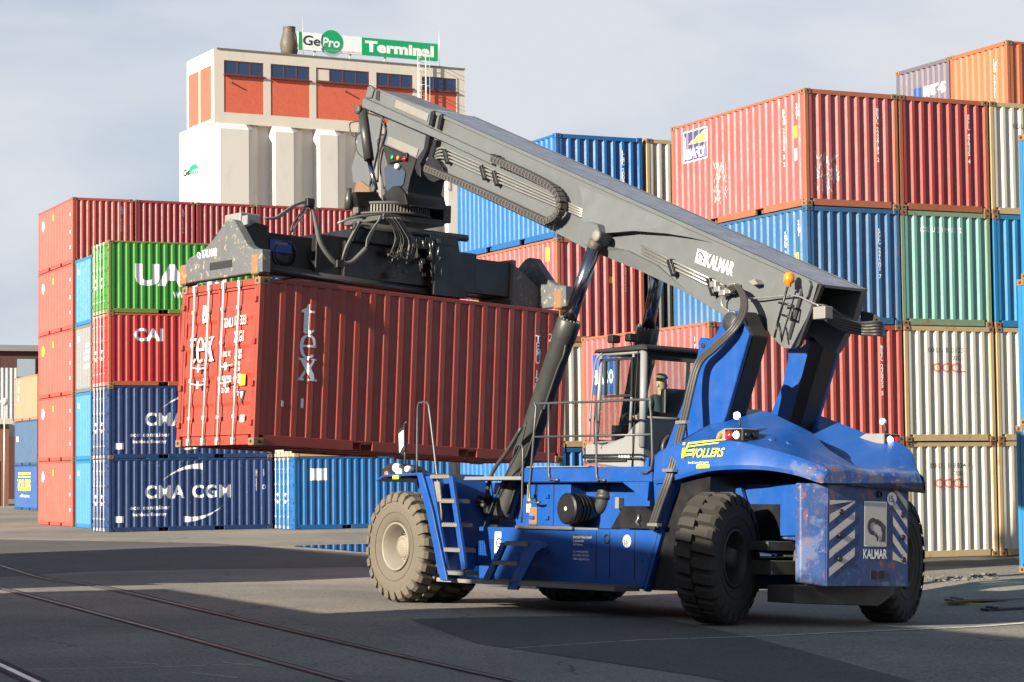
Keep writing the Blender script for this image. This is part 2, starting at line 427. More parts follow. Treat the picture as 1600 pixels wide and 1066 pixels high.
cm('orange', (0.354, 0.102, 0.040), .2)
cm('peach', (0.354, 0.171, 0.097), .1)
cm('darkgrey', (0.034, 0.040, 0.040), .15)
cm('vblue', (0.006, 0.063, 0.217), .1)
cm('greyblue', (0.029, 0.074, 0.155), .25)
YW = R(24.6)
def along(p, a=0, b=0, yaw=YW, z=0):
    c, s = math.cos(yaw), math.sin(yaw); return (p[0]+a*c-b*s, p[1]+a*s+b*c, z)

# ---- left stack: two navy, one red, one green (doors on the left end)
PC = (-14.30, 78.45)
gL = 'stack of four containers left of the lifted container'
cma = []
for i in range(2):
    t = container(['navy blue container with white shipping line name, standing on the ground under its twin', 'navy blue container with white shipping line name, second from the ground in its stack'][i], 'navy', along(PC, z=i*CH), YW, 'end', castmat=M_RUSTC if i else None)
    letter(t, 'front', text_bm('CMA', .46, .028, 1.12, xs=1.0), 1.32, 1.18, M_WHITE, kind='side')
    letter(t, 'front', text_bm('CGM', .46, .028, 1.12, xs=1.0), 3.05, 1.18, M_WHITE, kind='side')
    letter(t, 'front', text_bm('eco container', .15, .02, 1.25), .78, .78, M_WHITE, kind='side')
    letter(t, 'front', text_bm('bamboo flooring', .12, .02, 1.1), .88, .55, M_WHITE, kind='side')
    up = [];  lo = []
    for k in range(14):
        t0, t1 = k/14, (k+1)/14
        def ar(q, o): 
            x = .0 + 1.5*q; w = .22*q**1.2*(1 if o else 0); return (x, .62*(1-(1-q)**2.1) - (w if o else 0))
        up.append([ar(t0, 0), ar(t1, 0), ar(t1, 1), ar(t0, 1)])
        lo.append([(1.6-a, .62-c) for a, c in (ar(t0, 0), ar(t1, 0), ar(t1, 1), ar(t0, 1))])
    letter(t, 'front', poly_bm(up), 1.93, 1.78, M_WHITE, 'arc_emblem', 'side'); letter(t, 'front', poly_bm(lo), 2.65, .30, M_WHITE, 'arc_emblem', 'side')
    letter(t, 'front', rect_bm(.30, .22), .25, .33, M_WHITE, 'placard', 'side')
    letter(t, 'front', text_bm('C\nM\nA\nU\n \n2\n5\n3\n5\n0\n1\n5', .075, .01, line=.62), 5.42, 2.1, M_WHITE, kind='side')
    letter(t, 'front', text_bm('2\n2\nG\n1', .075, .01, line=.62), 5.70, 2.1, M_WHITE, kind='side')
    letter(t, 'front', text_bm('D', .16, .02), 5.68, 1.45, M_WHITE, kind='side')
    cma.append(t)
t = container('bright red container with CAI in white letters, third from the ground', 'cai', along(PC, z=2*CH), YW, 'end', castmat=M_RUSTC)
letter(t, 'front', text_bm('CAI', .44, .035, .98, xs=1.15), .92, 1.62, M_WHITE, kind='side')
t = container('green container with large white letters UA, on top of its stack', 'green', along(PC, z=3*CH), YW, 'end', castmat=M_RUSTC)
letter(t, 'front', text_bm('UASC', .72, .055, 1.0, xs=1.35), .95, 1.05, M_WHITE, kind='side')
letter(t, 'front', text_bm('WWW.UASC.NET', .22, .03, 1.0, xs=.8), 2.35, .58, M_WHITE, kind='side')

# ---- bright blue and grey column behind the door end of that stack
p = W(146.5, 815, 'y', 83.8); PB = (p.x - .12, p.y)
for i, (k, lb) in enumerate([('skyblue', 'bright blue container on the ground beside the red stack'), ('skyblue', 'bright blue container, second from the ground beside the red stack'), ('greyleasing', 'grey container with white leasing logo on its narrow end'), ('skyblue', 'bright blue container above the grey one with the leasing logo')]):
    t = container(lb, k, along(PB, z=i*CH), YW)
    if i == 2:
        letter(t, 'end', text_bm('LEASING', .16, .02), 1.35, .92, M_WHITE, kind='end')
        letter(t, 'end', poly_bm([[(0, 0), (.75, .1), (.8, .2), (.1, .15)], [(.08, .26), (.8, .32), (.85, .42), (.2, .4)], [(.2, .5), (.8, .56), (.8, .68), (.35, .62)]]), 1.30, 1.2, M_WHITE, 'wave_logo', 'end')
    letter(t, 'end', rect_bm(.25, .18), .3, 2.0, M_WHITE, 'placard', 'end')

# ---- red wall of containers at the left, five high
PR = (-17.235, 86.76); rr = random.Random(3)
gr = 'red containers in the five high row at the left'
wordn = ['bottom', 'second', 'third', 'fourth', 'top']
for c in range(5):
    for i in range(5):
        if c and i < 3: continue
        colw = ['first column', 'second column', 'third column', 'fourth column', 'fifth column'][c]
        lb = f'red container in the {colw} of the five high row, {wordn[i]} of the column'
        t = container(lb, 'orangered' if c == 0 else 'redrow', along(PR, c*2.52, z=i*CH), YW, rot90=True, far=(c > 0 and i < 4), group=gr, castmat=M_RUSTC)
        if c == 0:
            letter(t, 'back', poly_bm([ring_pts(0, 0, .22, .22, 14)]), .85, 1.95, M_WHITE if i != 2 else M_YEL, 'round_sticker', 'side')
            letter(t, 'back', rect_bm(.12, .24), 2.6, 2.0, M_YEL, 'placard', 'side')
            for z in (1.9, 1.2, .6): letter(t, 'back', rect_bm(.07, .12), 5.5, z, M_WHITE, 'placard', 'side')
        letter(t, 'end', text_bm('B\nM\nO\nU\n \n2\n6\n5\n7\n4\n1\n8', .10, .012, line=.60), 1.92, 2.2, M_WHITE, kind='end')

# ---- navy and blue container right of the left stack
p = G(460, 828); PN = (p.x, p.y)
t = container('blue container with white placard, on the ground behind the front wheel', 'blue', along(PN, z=0), YW, 'end')
letter(t, 'front', rect_bm(.62, .42), .62, 1.75, M_WHITE, 'placard', 'side')
t = container('white container on the blue one behind the front wheel, mostly hidden by the lifted one', 'white', along(PN, z=CH), YW, 'end', far=True)
# pair hidden behind the lifted container; its top shows under the spreader
PQ = along(PN, .25, 9.5)
for i in range(4):
    t = container(['blue container at the foot of the hidden stack behind the lifted container', 'second blue container of the hidden stack behind the lifted container', 'third blue container of the hidden stack behind the lifted container', 'blue container whose roof edge shows under the spreader beam'][i], 'blue', (PQ[0], PQ[1], i*CH), YW, far=True)

# ---- middle stack behind the boom
PM = (1.125, 54.40); YM = R(25.1)
for i, (k, lb) in enumerate([('blue', 'blue container at ground level behind the cab and chassis, lowest of the middle stack'), ('white', 'white container showing as a narrow strip left of the cab'), ('biafoi', 'red container with orange frame under the bright blue one, above the cab'), ('blue', 'bright blue container behind the boom with streaked long side, top of the middle stack')]):
    t = container(lb, k, along(PM, z=i*CH, yaw=YM), YM, rot90=True, castmat=M_RUSTC if i == 2 else None)
    if i == 3: letter(t, 'end', text_bm('I\nC\nB\nU\n \n2\n0\n0\n4\n3', .11, .012, line=.6), 1.85, 2.15, M_WHITE, kind='end')
    if i == 2:
        letter(t, 'end', text_bm('G\nE\nS\nU\n \n2\n4\n1\n3\n7\n3\n3', .10, .012, line=.6), 1.9, 2.2, M_WHITE, kind='end')
        letter(t, 'back', rect_bm(.22, .34), 5.35, 2.05, M_YEL, 'placard', 'side'); letter(t, 'back', text_bm('G\nE\nS\nU\n \n2\n4\n1\n3\n7', .1, .012, line=.6), 5.3, 1.85, M_WHITE, kind='side')
        letter(t, 'end', rect_bm(.12, .16), 1.45, 1.5, M_YEL, 'placard', 'end')
for i, (k, lb) in enumerate([('blue', 'blue container on the ground, hidden behind the chassis'), ('red', 'red container hidden behind the cab, above the ground level blue one'), ('darkgrey', 'dark grey container end right of the red one above the cab'), ('white', 'white container between the blue one and the big red one at the top')]):
    t = container(lb, k, along(PM, 2.56, z=i*CH, yaw=YM), YM, rot90=True, castmat=M_RUSTC if i == 3 else None, far=i < 2)
# stack farther back seen in the gap between lifted container and chassis
p = W(632, 748, 'y', 90.0); PF = (p.x, p.y)
for i, (k, lb) in enumerate([('white', 'white container with rusty corner showing under the lifted one'), ('white', 'white container hidden behind the lifted container'), ('red', 'red container hidden behind the lifted container, on two white ones'), ('biafoi', 'faded red container showing under the spreader beam')]):
    t = container(lb, k, along(PF, z=i*CH, yaw=YM), YM, rot90=True, far=True, castmat=M_RUSTC)
t = container('faded red container beside the one under the spreader beam', 'biafoi', along(PF, 2.55, z=3*CH, yaw=YM), YM, rot90=True, far=True)
for i in range(3): container(['blue container on the ground beside the rusty white one','blue container stacked second beside the rusty white one','blue container under the faded red one behind the spreader'][i], 'skyblue', along(PF, 2.55, z=i*CH, yaw=YM), YM, rot90=True, far=True)

# ---- right wall of containers
PR2 = (6.46, 48.22); YR = R(24.79)
cols = {
 -1: [('red', 'red container on the ground, hidden by the rear of the machine'), ('biafoi', 'faded red container with small blue white logo behind the cab window')],
 0: [('red', 'red container on the ground behind the counterweight'), ('red', 'red container with white vertical code behind the rear mast'), ('midblue', 'faded blue container under the large red one, behind the boom end'), ('biafoi', 'faded red container with purple and yellow logo panel, top of the right wall')],
 1: [('white', 'white container with red letters on the ground, right of the counterweight'), ('white', 'white container with red letters above its twin, under the teal one'), ('teal', 'teal green container with white code along its top'), ('eciu', 'dark red container with buckled ribs, above the teal one')],
 2: [('white', 'white container at ground level with rust streaks, partly behind the blue stack edge'), ('white', 'white container one level up, partly behind the blue stack edge'), ('skyblue', 'blue container with scratches beside the teal one'), ('white', 'white container at the top beside the dark red one')]}
RC = {}
for c, lst in cols.items():
    jit = random.Random(c+5)
    for i, (k, lb) in enumerate(lst):
        a = c*2.50 + (jit.random()-.5)*.03; b = (jit.random()-.5)*.05 if c else 0
        RC[c, i] = container(lb, k, along(PR2, a, b, YR, i*CH), YR, rot90=True, castmat=M_RUSTC if k != 'midblue' else None)
def code(t, wall, s, z, txt, h=.10, line=.6, m=None):
    pr = PROF['side' if wall in ('front', 'back') else 'end']; k = round((s + h*.35 - .11 - pr[1]/2)/pr[0]); s = .11 + pr[1]/2 + k*pr[0] - h*.36
    return letter(t, wall, text_bm('\n'.join(txt), h, .012, line=line), s, z, m or M_WHITE, kind='side' if wall in ('front', 'back') else 'end')
t = RC[0, 3]
code(t, 'end', 1.95, 2.15, 'BEXU 2234145 2', .10, .62); code(t, 'back', 5.22, 2.15, 'BEXU 223414 5 2', .10, .62); code(t, 'back', 5.62, 2.2, '22G1', .10, .62)
letter(t, 'back', rect_bm(.17, .26), 5.55, 1.55, M_YEL, 'placard', 'side'); letter(t, 'back', rect_bm(.15, .26), 5.55, 1.05, M_WHITE, 'placard', 'side')
M_PURP = plain('purple_logo', (.06, .045, .13), .5); M_LYEL = plain('pale_yellow_logo', (.75, .66, .10), .5)
letter(t, 'back', rect_bm(1.16, .76), .55, 1.62, M_WHITE, 'logo_border', 'side'); letter(t, 'back', rect_bm(1.10, .70), .58, 1.65, M_PURP, 'logo_panel', 'side', out=.006)
letter(t, 'back', poly_bm([[(.22, .40), (1.06, .38), (1.06, .66), (.60, .52)]]), .58, 1.65, M_LYEL, 'logo_sail', 'side', out=.008)
letter(t, 'back', text_bm('BIAFOI', .25, .018, .9, xs=.92, shear=.12), .74, 1.70, M_WHITE, 'lettering', 'side', out=.009); letter(t, 'back', poly_bm([[(.05, .05), (.14, .05), (.15, .52), (.10, .62), (.04, .50)]]), .58, 1.65, M_WHITE, 'logo_mast', 'side', out=.009)
def scribble(t, wall, s, z, w, h, m, n=26, seed=1, kind='side'):
    r = random.Random(seed); ps = []
    for k in range(n):
        x, y = r.random()*w, r.random()*h; a = r.uniform(-.7, .7)+math.pi/2; l = r.uniform(.05, .17); q = r.uniform(.015, .035)
        dx, dy = math.cos(a)*l, math.sin(a)*l; ps.append([(x, y), (x+q, y-q*.4), (x+dx+q, y+dy), (x+dx, y+dy+q*.3)])
    for i, p in enumerate(ps): pass
    letter(t, wall, poly_bm(ps), s, z, m, 'scrawled_paint', kind, out=.006)
M_SCR = plain('scrawl_paint', (.50, .36, .36), .7)
scribble(t, 'back', 2.0, .45, .62, .95, M_SCR, 75, 4); scribble(t, 'end', .30, .25, .38, .8, M_SCR, 46, 6, 'end'); scribble(t, 'end', .68, .5, .18, .55, M_SCR, 22, 8, 'end')
t = RC[1, 3]; code(t, 'end', 1.95, 2.15, 'ECIU 496335 4', .10, .62)
t = RC[0, 2]; code(t, 'end', 1.85, 2.05, 'SGCU 221201 7', .10, .62); code(t, 'back', 5.2, 2.0, 'SGCU 2212 7', .1, .62); letter(t, 'back', rect_bm(.15, .24), 5.55, 1.35, M_YEL, 'placard', 'side'); code(t, 'back', 5.6, 2.2, '22G1', .1, .62)
t = RC[0, 1]; code(t, 'end', 1.85, 2.05, 'METU 236955 5', .10, .62)
t = RC[0, 0]; code(t, 'end', 1.85, 2.05, 'METU 214488 1', .10, .62)
M_DK = plain('dark_lettering', (.04, .04, .05), .6); M_OOCL = plain('red_lettering', (.75, .10, .05), .6)
for i, cd_ in ((1, '02 01 23 3'), (0, '18 38 24 8')):
    t = RC[1, i]; letter(t, 'end', text_bm('OOLU  '+cd_, .115, .008, 1.25, xs=.72), .64, 2.0, M_DK, kind='end'); letter(t, 'end', text_bm('22 G1', .105, .008, 1.2, xs=.7), 1.32, 1.83, M_DK, kind='end')
    letter(t, 'end', text_bm('OOCL', .21, .022, 1, xs=1.05), .78, 1.56, M_OOCL, kind='end')
t = RC[1, 2]; letter(t, 'end', text_bm('CSLU 219910 2', .12, .01, 1.25, xs=.85), .55, 2.12, M_WHITE, kind='end')
t = RC[2, 3]; letter(t, 'end', text_bm('OOLU 143', .115, .008, 1.25, xs=.8), .64, 2.0, M_DK, kind='end')
t = RC[-1, 1]
M_LOGOB = plain('blue_logo', (.02, .06, .25), .5)
letter(t, 'back', rect_bm(1.25, .95), .50, 1.20, M_LOGOB, 'logo_panel', 'side'); letter(t, 'back', text_bm('tLACO', .34, .03, xs=.72), .58, 1.45, M_WHITE, 'lettering', 'side', out=.008)
code(t, 'back', .9, .8, '...', .1, .8); code(t, 'back', 5.3, 2.2, '1 7', .1)

# ---- two containers up on a farther stack, with what carries them
p1 = W(1572.6, 62.5, 'y', 56.4); PU = (p1.x, p1.y, p1.z)
h5 = PU[2] - CH
t = container('orange container highest in the picture at the right', 'orange', (PU[0], PU[1], h5), YR, castmat=M_RUSTC)
code(t, 'end', 1.9, 2.1, 'INBU 3231211', .1, .62)
b2 = along(PU, 0, 2.5, YR)
t = container('purple grey container with white worn lettering beside the highest orange one', 'purplegrey', (b2[0], b2[1], h5), YR, castmat=M_RUSTC)
letter(t, 'end', rect_bm(.45, .34), .75, 1.65, M_LOGOB, 'logo_panel', 'end'); letter(t, 'end', text_bm('UNIT45', .28, .03, xs=.8), 1.22, 1.70, M_WHITE, kind='end'); letter(t, 'end', text_bm('45G1', .14, .02), 1.35, 1.2, M_WHITE, kind='end')
for k in range(4):
    for q, bb in ((0, PU), (1, b2)):
        container(['plain red container in the farther stack that carries the orange one', 'plain red container in the farther stack that carries the purple grey one'][q], 'red', (bb[0], bb[1], h5-CH*(k+1)), YR, far=True, group='carrying containers of the farther right stack')
# ---- blue stack cut by the right picture edge
p = W(1592.5, 893, 'y', 39.2); PE = (p.x, p.y)
for i in range(3):
    e = along(PE, (0, .10, .20)[i], -CL, YR)
    container(['blue container on the ground cut by the picture edge', 'scratched blue container in the middle of the stack cut by the picture edge', 'blue container on top of the stack cut by the picture edge'][i], 'skyblue', (e[0], e[1], .16+i*CH), YR, rot90=True, castmat=M_RUSTC)
# ---- far left: peach, grey blue and logo container
p = G(22.5, 796); PV = (p.x, p.y)
for i, (k, lb) in enumerate([('vblue', 'blue container with yellow and white company lettering, far left on the ground'), ('greyblue', 'dull blue container between the lettered one and the peach one'), ('peach', 'peach coloured container on top of two blue ones at the far left')]):
    e = along(PV, 0, -CL, YW); t = container(lb, k, (e[0], e[1], i*CH), YW, rot90=True)
    if i == 0:
        letter(t, 'back', text_bm('VOLLERS', .62, .05, xs=1.0), .75, 1.15, M_YEL, kind='side'); letter(t, 'back', rect_bm(3.3, .12), 1.0, 2.05, M_YEL, 'emblem_bar', 'side'); letter(t, 'back', rect_bm(3.3, .08), 1.0, 1.88, M_YEL, 'emblem_bar', 'side')
        letter(t, 'back', text_bm('Port & Commodity Logistics', .16, .02), 1.4, .75, M_WHITE, kind='side')
    if i == 1: letter(t, 'back', rect_bm(.5, .3), .5, 1.4, M_WHITE, 'placard', 'side')
    if i == 2: code(t, 'back', .9, 2.2, 'HLXU 34', .2, .62)

# ---- the lifted container
TX = (-3.96, 33.82, 2.489)
tex = container('red container with large white letters tex, hanging from the spreader', 'texside', TX, R(37.4), 'end', tilt=.053, castmat=M_RUSTC)
letter(tex, 'front', poly_bm(serif_t()), 0, 0, M_WHITE, kind=None) if False else None
for fn, z, k_ in ((serif_t, 1.80, .56), (serif_e, 1.42, .56), (serif_x, 1.06, .55)):
    letter(tex, 'front', poly_bm(shift_polys(fn(), 0, 0, k_)), .755, z, M_WHITE, kind='side', out=.008)
code(tex, 'front', 5.42, 2.0, 'TEMU 130333 1', .13, .66); code(tex, 'front', 5.70, 2.05, '22G1', .13, .66)
letter(tex, 'front', rect_bm(.07, .22), 5.40, 2.15, M_RUSTC, 'placard', 'side')
letter(tex, 'front', rect_bm(.06, .09), .47, .62, M_WHITE, 'placard', 'side'); letter(tex, 'front', rect_bm(.05, .15), .84, .62, M_WHITE, 'placard', 'side')
tp = shift_polys(serif_t(), 0, 0, .62) + shift_polys(serif_e(), .30, 0, .62) + shift_polys(serif_x(), .68, 0, .62)
letter(tex, 'end', poly_bm([[(x*.72, y) for x, y in p] for p in tp]), .32, 1.36, M_WHITE, out=.012)
letter(tex, 'end', text_bm('B', .28, .03, xs=.7), .70, 1.98, M_WHITE, out=.012)
letter(tex, 'end', text_bm('TEMU', .15, .012, xs=.62), 1.33, 1.86, M_WHITE, out=.012); letter(tex, 'end', text_bm('130333', .15, .012, xs=.6), 1.72, 1.88, M_WHITE, out=.012)
letter(tex, 'end', text_bm('22G1', .17, .012, xs=.6), 1.72, 1.62, M_WHITE, out=.012)
for k, (a, b_) in enumerate([('MAX. W.', '30.480\n67.200'), ('TARE', '2.230\n4.920'), ('PAYLOAD', '28.250\n62.280'), ('CU. CAP.', '33.2\n1.172')]):
    letter(tex, 'end', text_bm(a, .085, .01, xs=.62), 1.36, 1.40-k*.19, M_WHITE, out=.012); letter(tex, 'end', text_bm(b_, .07, .01, xs=.8, line=.85), 1.76, 1.43-k*.19, M_WHITE, out=.012)
letter(tex, 'end', rect_bm(.18, .17), 1.93, .93, M_YEL, 'placard', out=.012); letter(tex, 'end', poly_bm([[(0, .24), (.2, .24), (.1, 0)]]), 1.92, .62, M_DK, 'placard', out=.012); letter(tex, 'end', poly_bm([[(.05, .21), (.15, .21), (.1, .1)]]), 1.92, .62, M_WHITE, 'placard', out=.014)
letter(tex, 'end', rect_bm(.13, .11), 2.0, .36, M_WHITE, 'placard', out=.012)

# ---- stacks outside the picture, left of the camera, that shade the yard
def shade_stack(p, n, length, high, lb):
    for k in range(n):
        for i in range(high):
            e = along(p, -CW, -(k+1)*(length+.06)+.06, YW, i*CH)
            container(lb, 'red' if (k+i) % 2 else 'blue', (e[0], e[1], i*CH), YW, rot90=True, far=True, L=length, group=lb)
shade_stack((-15.6, 28.4), 1, 12.19, 2, 'container of the low stack left of the camera that shades the rails')
shade_stack((-17.7, 15.8), 2, 12.19, 4, 'container of the high stack left of the camera that shades the machine')
shade_stack((-27.85, 45.1), 3, CL, 4, 'container of the far stack left of the camera that shades the yard')
shade_stack((-13.5, 40.4), 1, CL, 1, 'single container left of the view that shades the rails')
# ================================================================== ground
def asphalt(name, col, col2, grain=.25, rough=.85, spec=.3, bump=.7):
    m, nt, b = mat_base(name); L = nt.links.new
    tc = nd(nt, 'ShaderNodeTexCoord')
    def noise(sc, detail=6, rg=.6, vs_=None, dist=0):
        n = nd(nt, 'ShaderNodeTexNoise'); n.inputs['Scale'].default_value = sc; n.inputs['Detail'].default_value = detail; n.inputs['Roughness'].default_value = rg; n.inputs['Distortion'].default_value = dist
        if vs_:
            q = nd(nt, 'ShaderNodeMapping'); q.inputs['Scale'].default_value = vs_; q.inputs['Rotation'].default_value = (0, 0, R(-25)); L(tc.outputs['Object'], q.inputs[0]); L(q.outputs[0], n.inputs['Vector'])
        else: L(tc.outputs['Object'], n.inputs['Vector'])
        return n.outputs[0]
    def ramp(src, a, c, lo=0, hi=1):
        r = nd(nt, 'ShaderNodeMapRange'); r.inputs[1].default_value = a; r.inputs[2].default_value = c; r.inputs[3].default_value = lo; r.inputs[4].default_value = hi; L(src, r.inputs[0]); return r.outputs[0]
    def mix(f, a, c):
        x = nd(nt, 'ShaderNodeMix', data_type='RGBA')
        L(f, x.inputs['Factor'])
        for k, q in (('A', a), ('B', c)):
            if isinstance(q, tuple): x.inputs[k].default_value = (*q, 1)
            else: L(q, x.inputs[k])
        return x.outputs['Result']
    c = mix(ramp(noise(.16), .35, .65), col, col2)
    c = mix(ramp(noise(.9, vs_=(1, .35, 1), dist=.6), .5, .8, 0, .5), c, tuple(x*.6 for x in col))
    c = mix(ramp(noise(26, 4, .85), .40, .72, 0, grain), c, tuple(min(1, x*2.1) for x in col2))
    c = mix(ramp(noise(19, 4, .85), .54, .66, 0, min(1, grain*1.1)), c, tuple(x*.35 for x in col))
    c = mix(ramp(noise(1.1, 8, .7, (.25, 1.6, 1), 1.2), .63, .70, 0, .55), c, tuple(x*.4 for x in col))
    c = mix(ramp(noise(.55, 6, .6, (1.3, .25, 1), .5), .60, .78, 0, .4), c, tuple(min(1, x*1.5) for x in col2))
    vo = nd(nt, 'ShaderNodeTexVoronoi', feature='DISTANCE_TO_EDGE'); vo.inputs['Scale'].default_value = .33; wq = nd(nt, 'ShaderNodeVectorMath', operation='MULTIPLY_ADD'); wn_ = nd(nt, 'ShaderNodeTexNoise'); wn_.inputs['Scale'].default_value = 1.6; wn_.inputs['Detail'].default_value = 6
    L(tc.outputs['Object'], wn_.inputs['Vector']); L(wn_.outputs['Color'], wq.inputs[0]); wq.inputs[1].default_value = (1.1, 1.1, 0); L(tc.outputs['Object'], wq.inputs[2]); L(wq.outputs[0], vo.inputs['Vector'])
    mk = nd(nt, 'ShaderNodeMath', operation='MULTIPLY'); L(ramp(vo.outputs['Distance'], .0, .012, 1, 0), mk.inputs[0]); L(ramp(noise(.22, 3), .48, .60, 0, .75), mk.inputs[1])
    c = mix(mk.outputs[0], c, tuple(x*.3 for x in col))
    c = mix(ramp(noise(.75, 7, .75, dist=.4), .66, .72, 0, .45), c, tuple(x*.32 for x in col))
    c = mix(ramp(noise(2.6, 5, .7), .72, .76, 0, .5), c, tuple(x*.3 for x in col))
    L(c, b.inputs['Base Color']); b.inputs['Roughness'].default_value = rough; b.inputs['Specular IOR Level'].default_value = spec
    bp = nd(nt, 'ShaderNodeBump'); bp.inputs['Strength'].default_value = bump; bp.inputs['Distance'].default_value = .012
    L(noise(55, 4, .7), bp.inputs['Height']); L(bp.outputs[0], b.inputs['Normal'])
    return m
M_ASPH = asphalt('yard_asphalt', (.066, .066, .063), (.192, .174, .146), .75)
M_ASPH2 = asphalt('grainy_asphalt', (.08, .08, .078), (.12, .118, .11), .8)
M_ASPHD = asphalt('dark_asphalt_and_shadow', (.046, .046, .046), (.075, .072, .067), .7)
xs = sorted(set([-1500, -700, -350, -200, -140, -100] + [x*1.5 for x in range(-50, 51)] + [100, 140, 200, 350, 700, 1500]))
ys = sorted(set([-200, -60, -20, 0] + [y*1.0 for y in range(3, 60)] + [60+y*5 for y in range(0, 30)] + [240, 300, 500, 900, 2500]))
b = MB(); vv = [[b.bm.verts.new((x, y, ground_z(x, y))) for x in xs] for y in ys]
for j in range(len(ys)-1):
    for i in range(len(xs)-1): f = b.bm.faces.new((vv[j][i], vv[j][i+1], vv[j+1][i+1], vv[j+1][i])); f.smooth = True
struct(b.build('ground', M_ASPH))
def draped(name, outline, m, dz, step=.5):
    """a sheet that follows the ground a few millimetres above it"""
    bm = bmesh.new(); f = bm.faces.new([bm.verts.new((p[0], p[1], 0)) for p in outline])
    x0, x1 = min(p[0] for p in outline), max(p[0] for p in outline); y0, y1 = min(p[1] for p in outline), max(p[1] for p in outline)
    for gx in xs:
        if x0 < gx < x1: bmesh.ops.bisect_plane(bm, geom=bm.verts[:]+bm.edges[:]+bm.faces[:], plane_co=(gx, 0, 0), plane_no=(1, 0, 0))
    for gy in ys:
        if y0 < gy < y1: bmesh.ops.bisect_plane(bm, geom=bm.verts[:]+bm.edges[:]+bm.faces[:], plane_co=(0, gy, 0), plane_no=(0, 1, 0))
    bmesh.ops.triangulate(bm, faces=bm.faces)
    for v in bm.verts: v.co.z = grid_z(v.co.x, v.co.y) + dz
    bmesh.ops.recalc_face_normals(bm, faces=bm.faces)
    for f in bm.faces:
        if f.normal.z < 0: f.normal_flip()
    me = bpy.data.meshes.new(name); bm.to_mesh(me); bm.free(); me.materials.append(None)
    return inst(name, me, m)
import bisect
def grid_z(x, y):
    i = max(0, min(len(xs)-2, bisect.bisect_right(xs, x)-1)); j = max(0, min(len(ys)-2, bisect.bisect_right(ys, y)-1))
    u, v = (x-xs[i])/(xs[i+1]-xs[i]), (y-ys[j])/(ys[j+1]-ys[j])
    q = [[ground_z(xs[i+a], ys[j+c]) for a in (0, 1)] for c in (0, 1)]
    return (q[0][0]*(1-u)+q[0][1]*u)*(1-v) + (q[1][0]*(1-u)+q[1][1]*u)*v
struct(draped('asphalt_or_shadow_strip', [G(*p)[:2] for p in ((640, 968), (745, 1006), (1100, 1058), (1290, 1100), (1520, 1100), (1430, 1066), (1165, 994), (1010, 962))], M_ASPHD, .004))
struct(draped('asphalt_or_shadow_strip', [G(*p)[:2] for p in ((-60, 842), (330, 849), (580, 866), (700, 876), (640, 890), (560, 886), (130, 893), (-60, 905))], M_ASPHD, .004))  # dark sheet that paints the far stack's cast shadow on the yard
struct(draped('asphalt_or_shadow_strip', [G(*p)[:2] for p in ((1418, 869), (1640, 868), (1640, 882), (1418, 886))], M_ASPHD, .004))
# painted lines, thin and worn, and a painted slit of sunlight
M_LINE = paint('road_paint_and_sunlight', (.52, .50, .45), .8, rust=0, dirt=.8, chips=.55, chipcol=(.14, .13, .11), bump=0)
def strip(name, pts, w, m, dz):
    P = [G(*p) for p in pts]; out = []; k = len(P)
    ws = w if isinstance(w, (list, tuple)) else [w]*k
    L_, R_ = [], []
    for i, p in enumerate(P):
        t = (P[min(i+1, k-1)] - P[max(i-1, 0)]); t.z = 0; t.normalize(); n = Vector((-t.y, t.x, 0)) * ws[i]/2
        L_.append(p+n); R_.append(p-n)
    return draped(name, [(q.x, q.y) for q in L_ + R_[::-1]], m, dz)
struct(strip('road_marking_or_sunlight', [(790, 1015), (1000, 1001), (1200, 995), (1424, 985), (1640, 971)], [.02, .035, .05, .10, .14], M_LINE, .009))  # slit of sunlight between stacks, painted on as a tapering pale strip
struct(strip('road_marking_or_sunlight', [(20, 1047), (200, 1044), (430, 1038)], [.02, .02, .03], M_LINE, .006))
struct(strip('road_marking_or_sunlight', [(300, 1052), (372, 1060)], [.02, .03], M_LINE, .006)); struct(strip('road_marking_or_sunlight', [(180, 1034), (248, 1039)], [.015, .025], M_LINE, .006)); struct(strip('road_marking_or_sunlight', [(350, 1036), (432, 1044)], [.03, .01], M_LINE, .0065))
# puddle mirroring the blue container
mp_, nt_, bs = mat_base('puddle_water'); bs.inputs['Base Color'].default_value = (.02, .02, .02, 1); bs.inputs['Roughness'].default_value = .015; bs.inputs['Specular IOR Level'].default_value = .9; bs.inputs['IOR'].default_value = 1.6
pz = G(530, 856); 
ob = MB(); pts = [G(*p) for p in ((456, 854), (490, 852.5), (540, 851), (590, 850.5), (640, 852), (640, 861), (590, 863), (562, 863), (520, 859), (480, 855.6))]
zmax = max(p.z for p in pts) + .012
ob.bm.faces.new([ob.bm.verts.new((p.x, p.y, zmax)) for p in pts]); pu = ob.build('puddle', mp_); struct(pu)
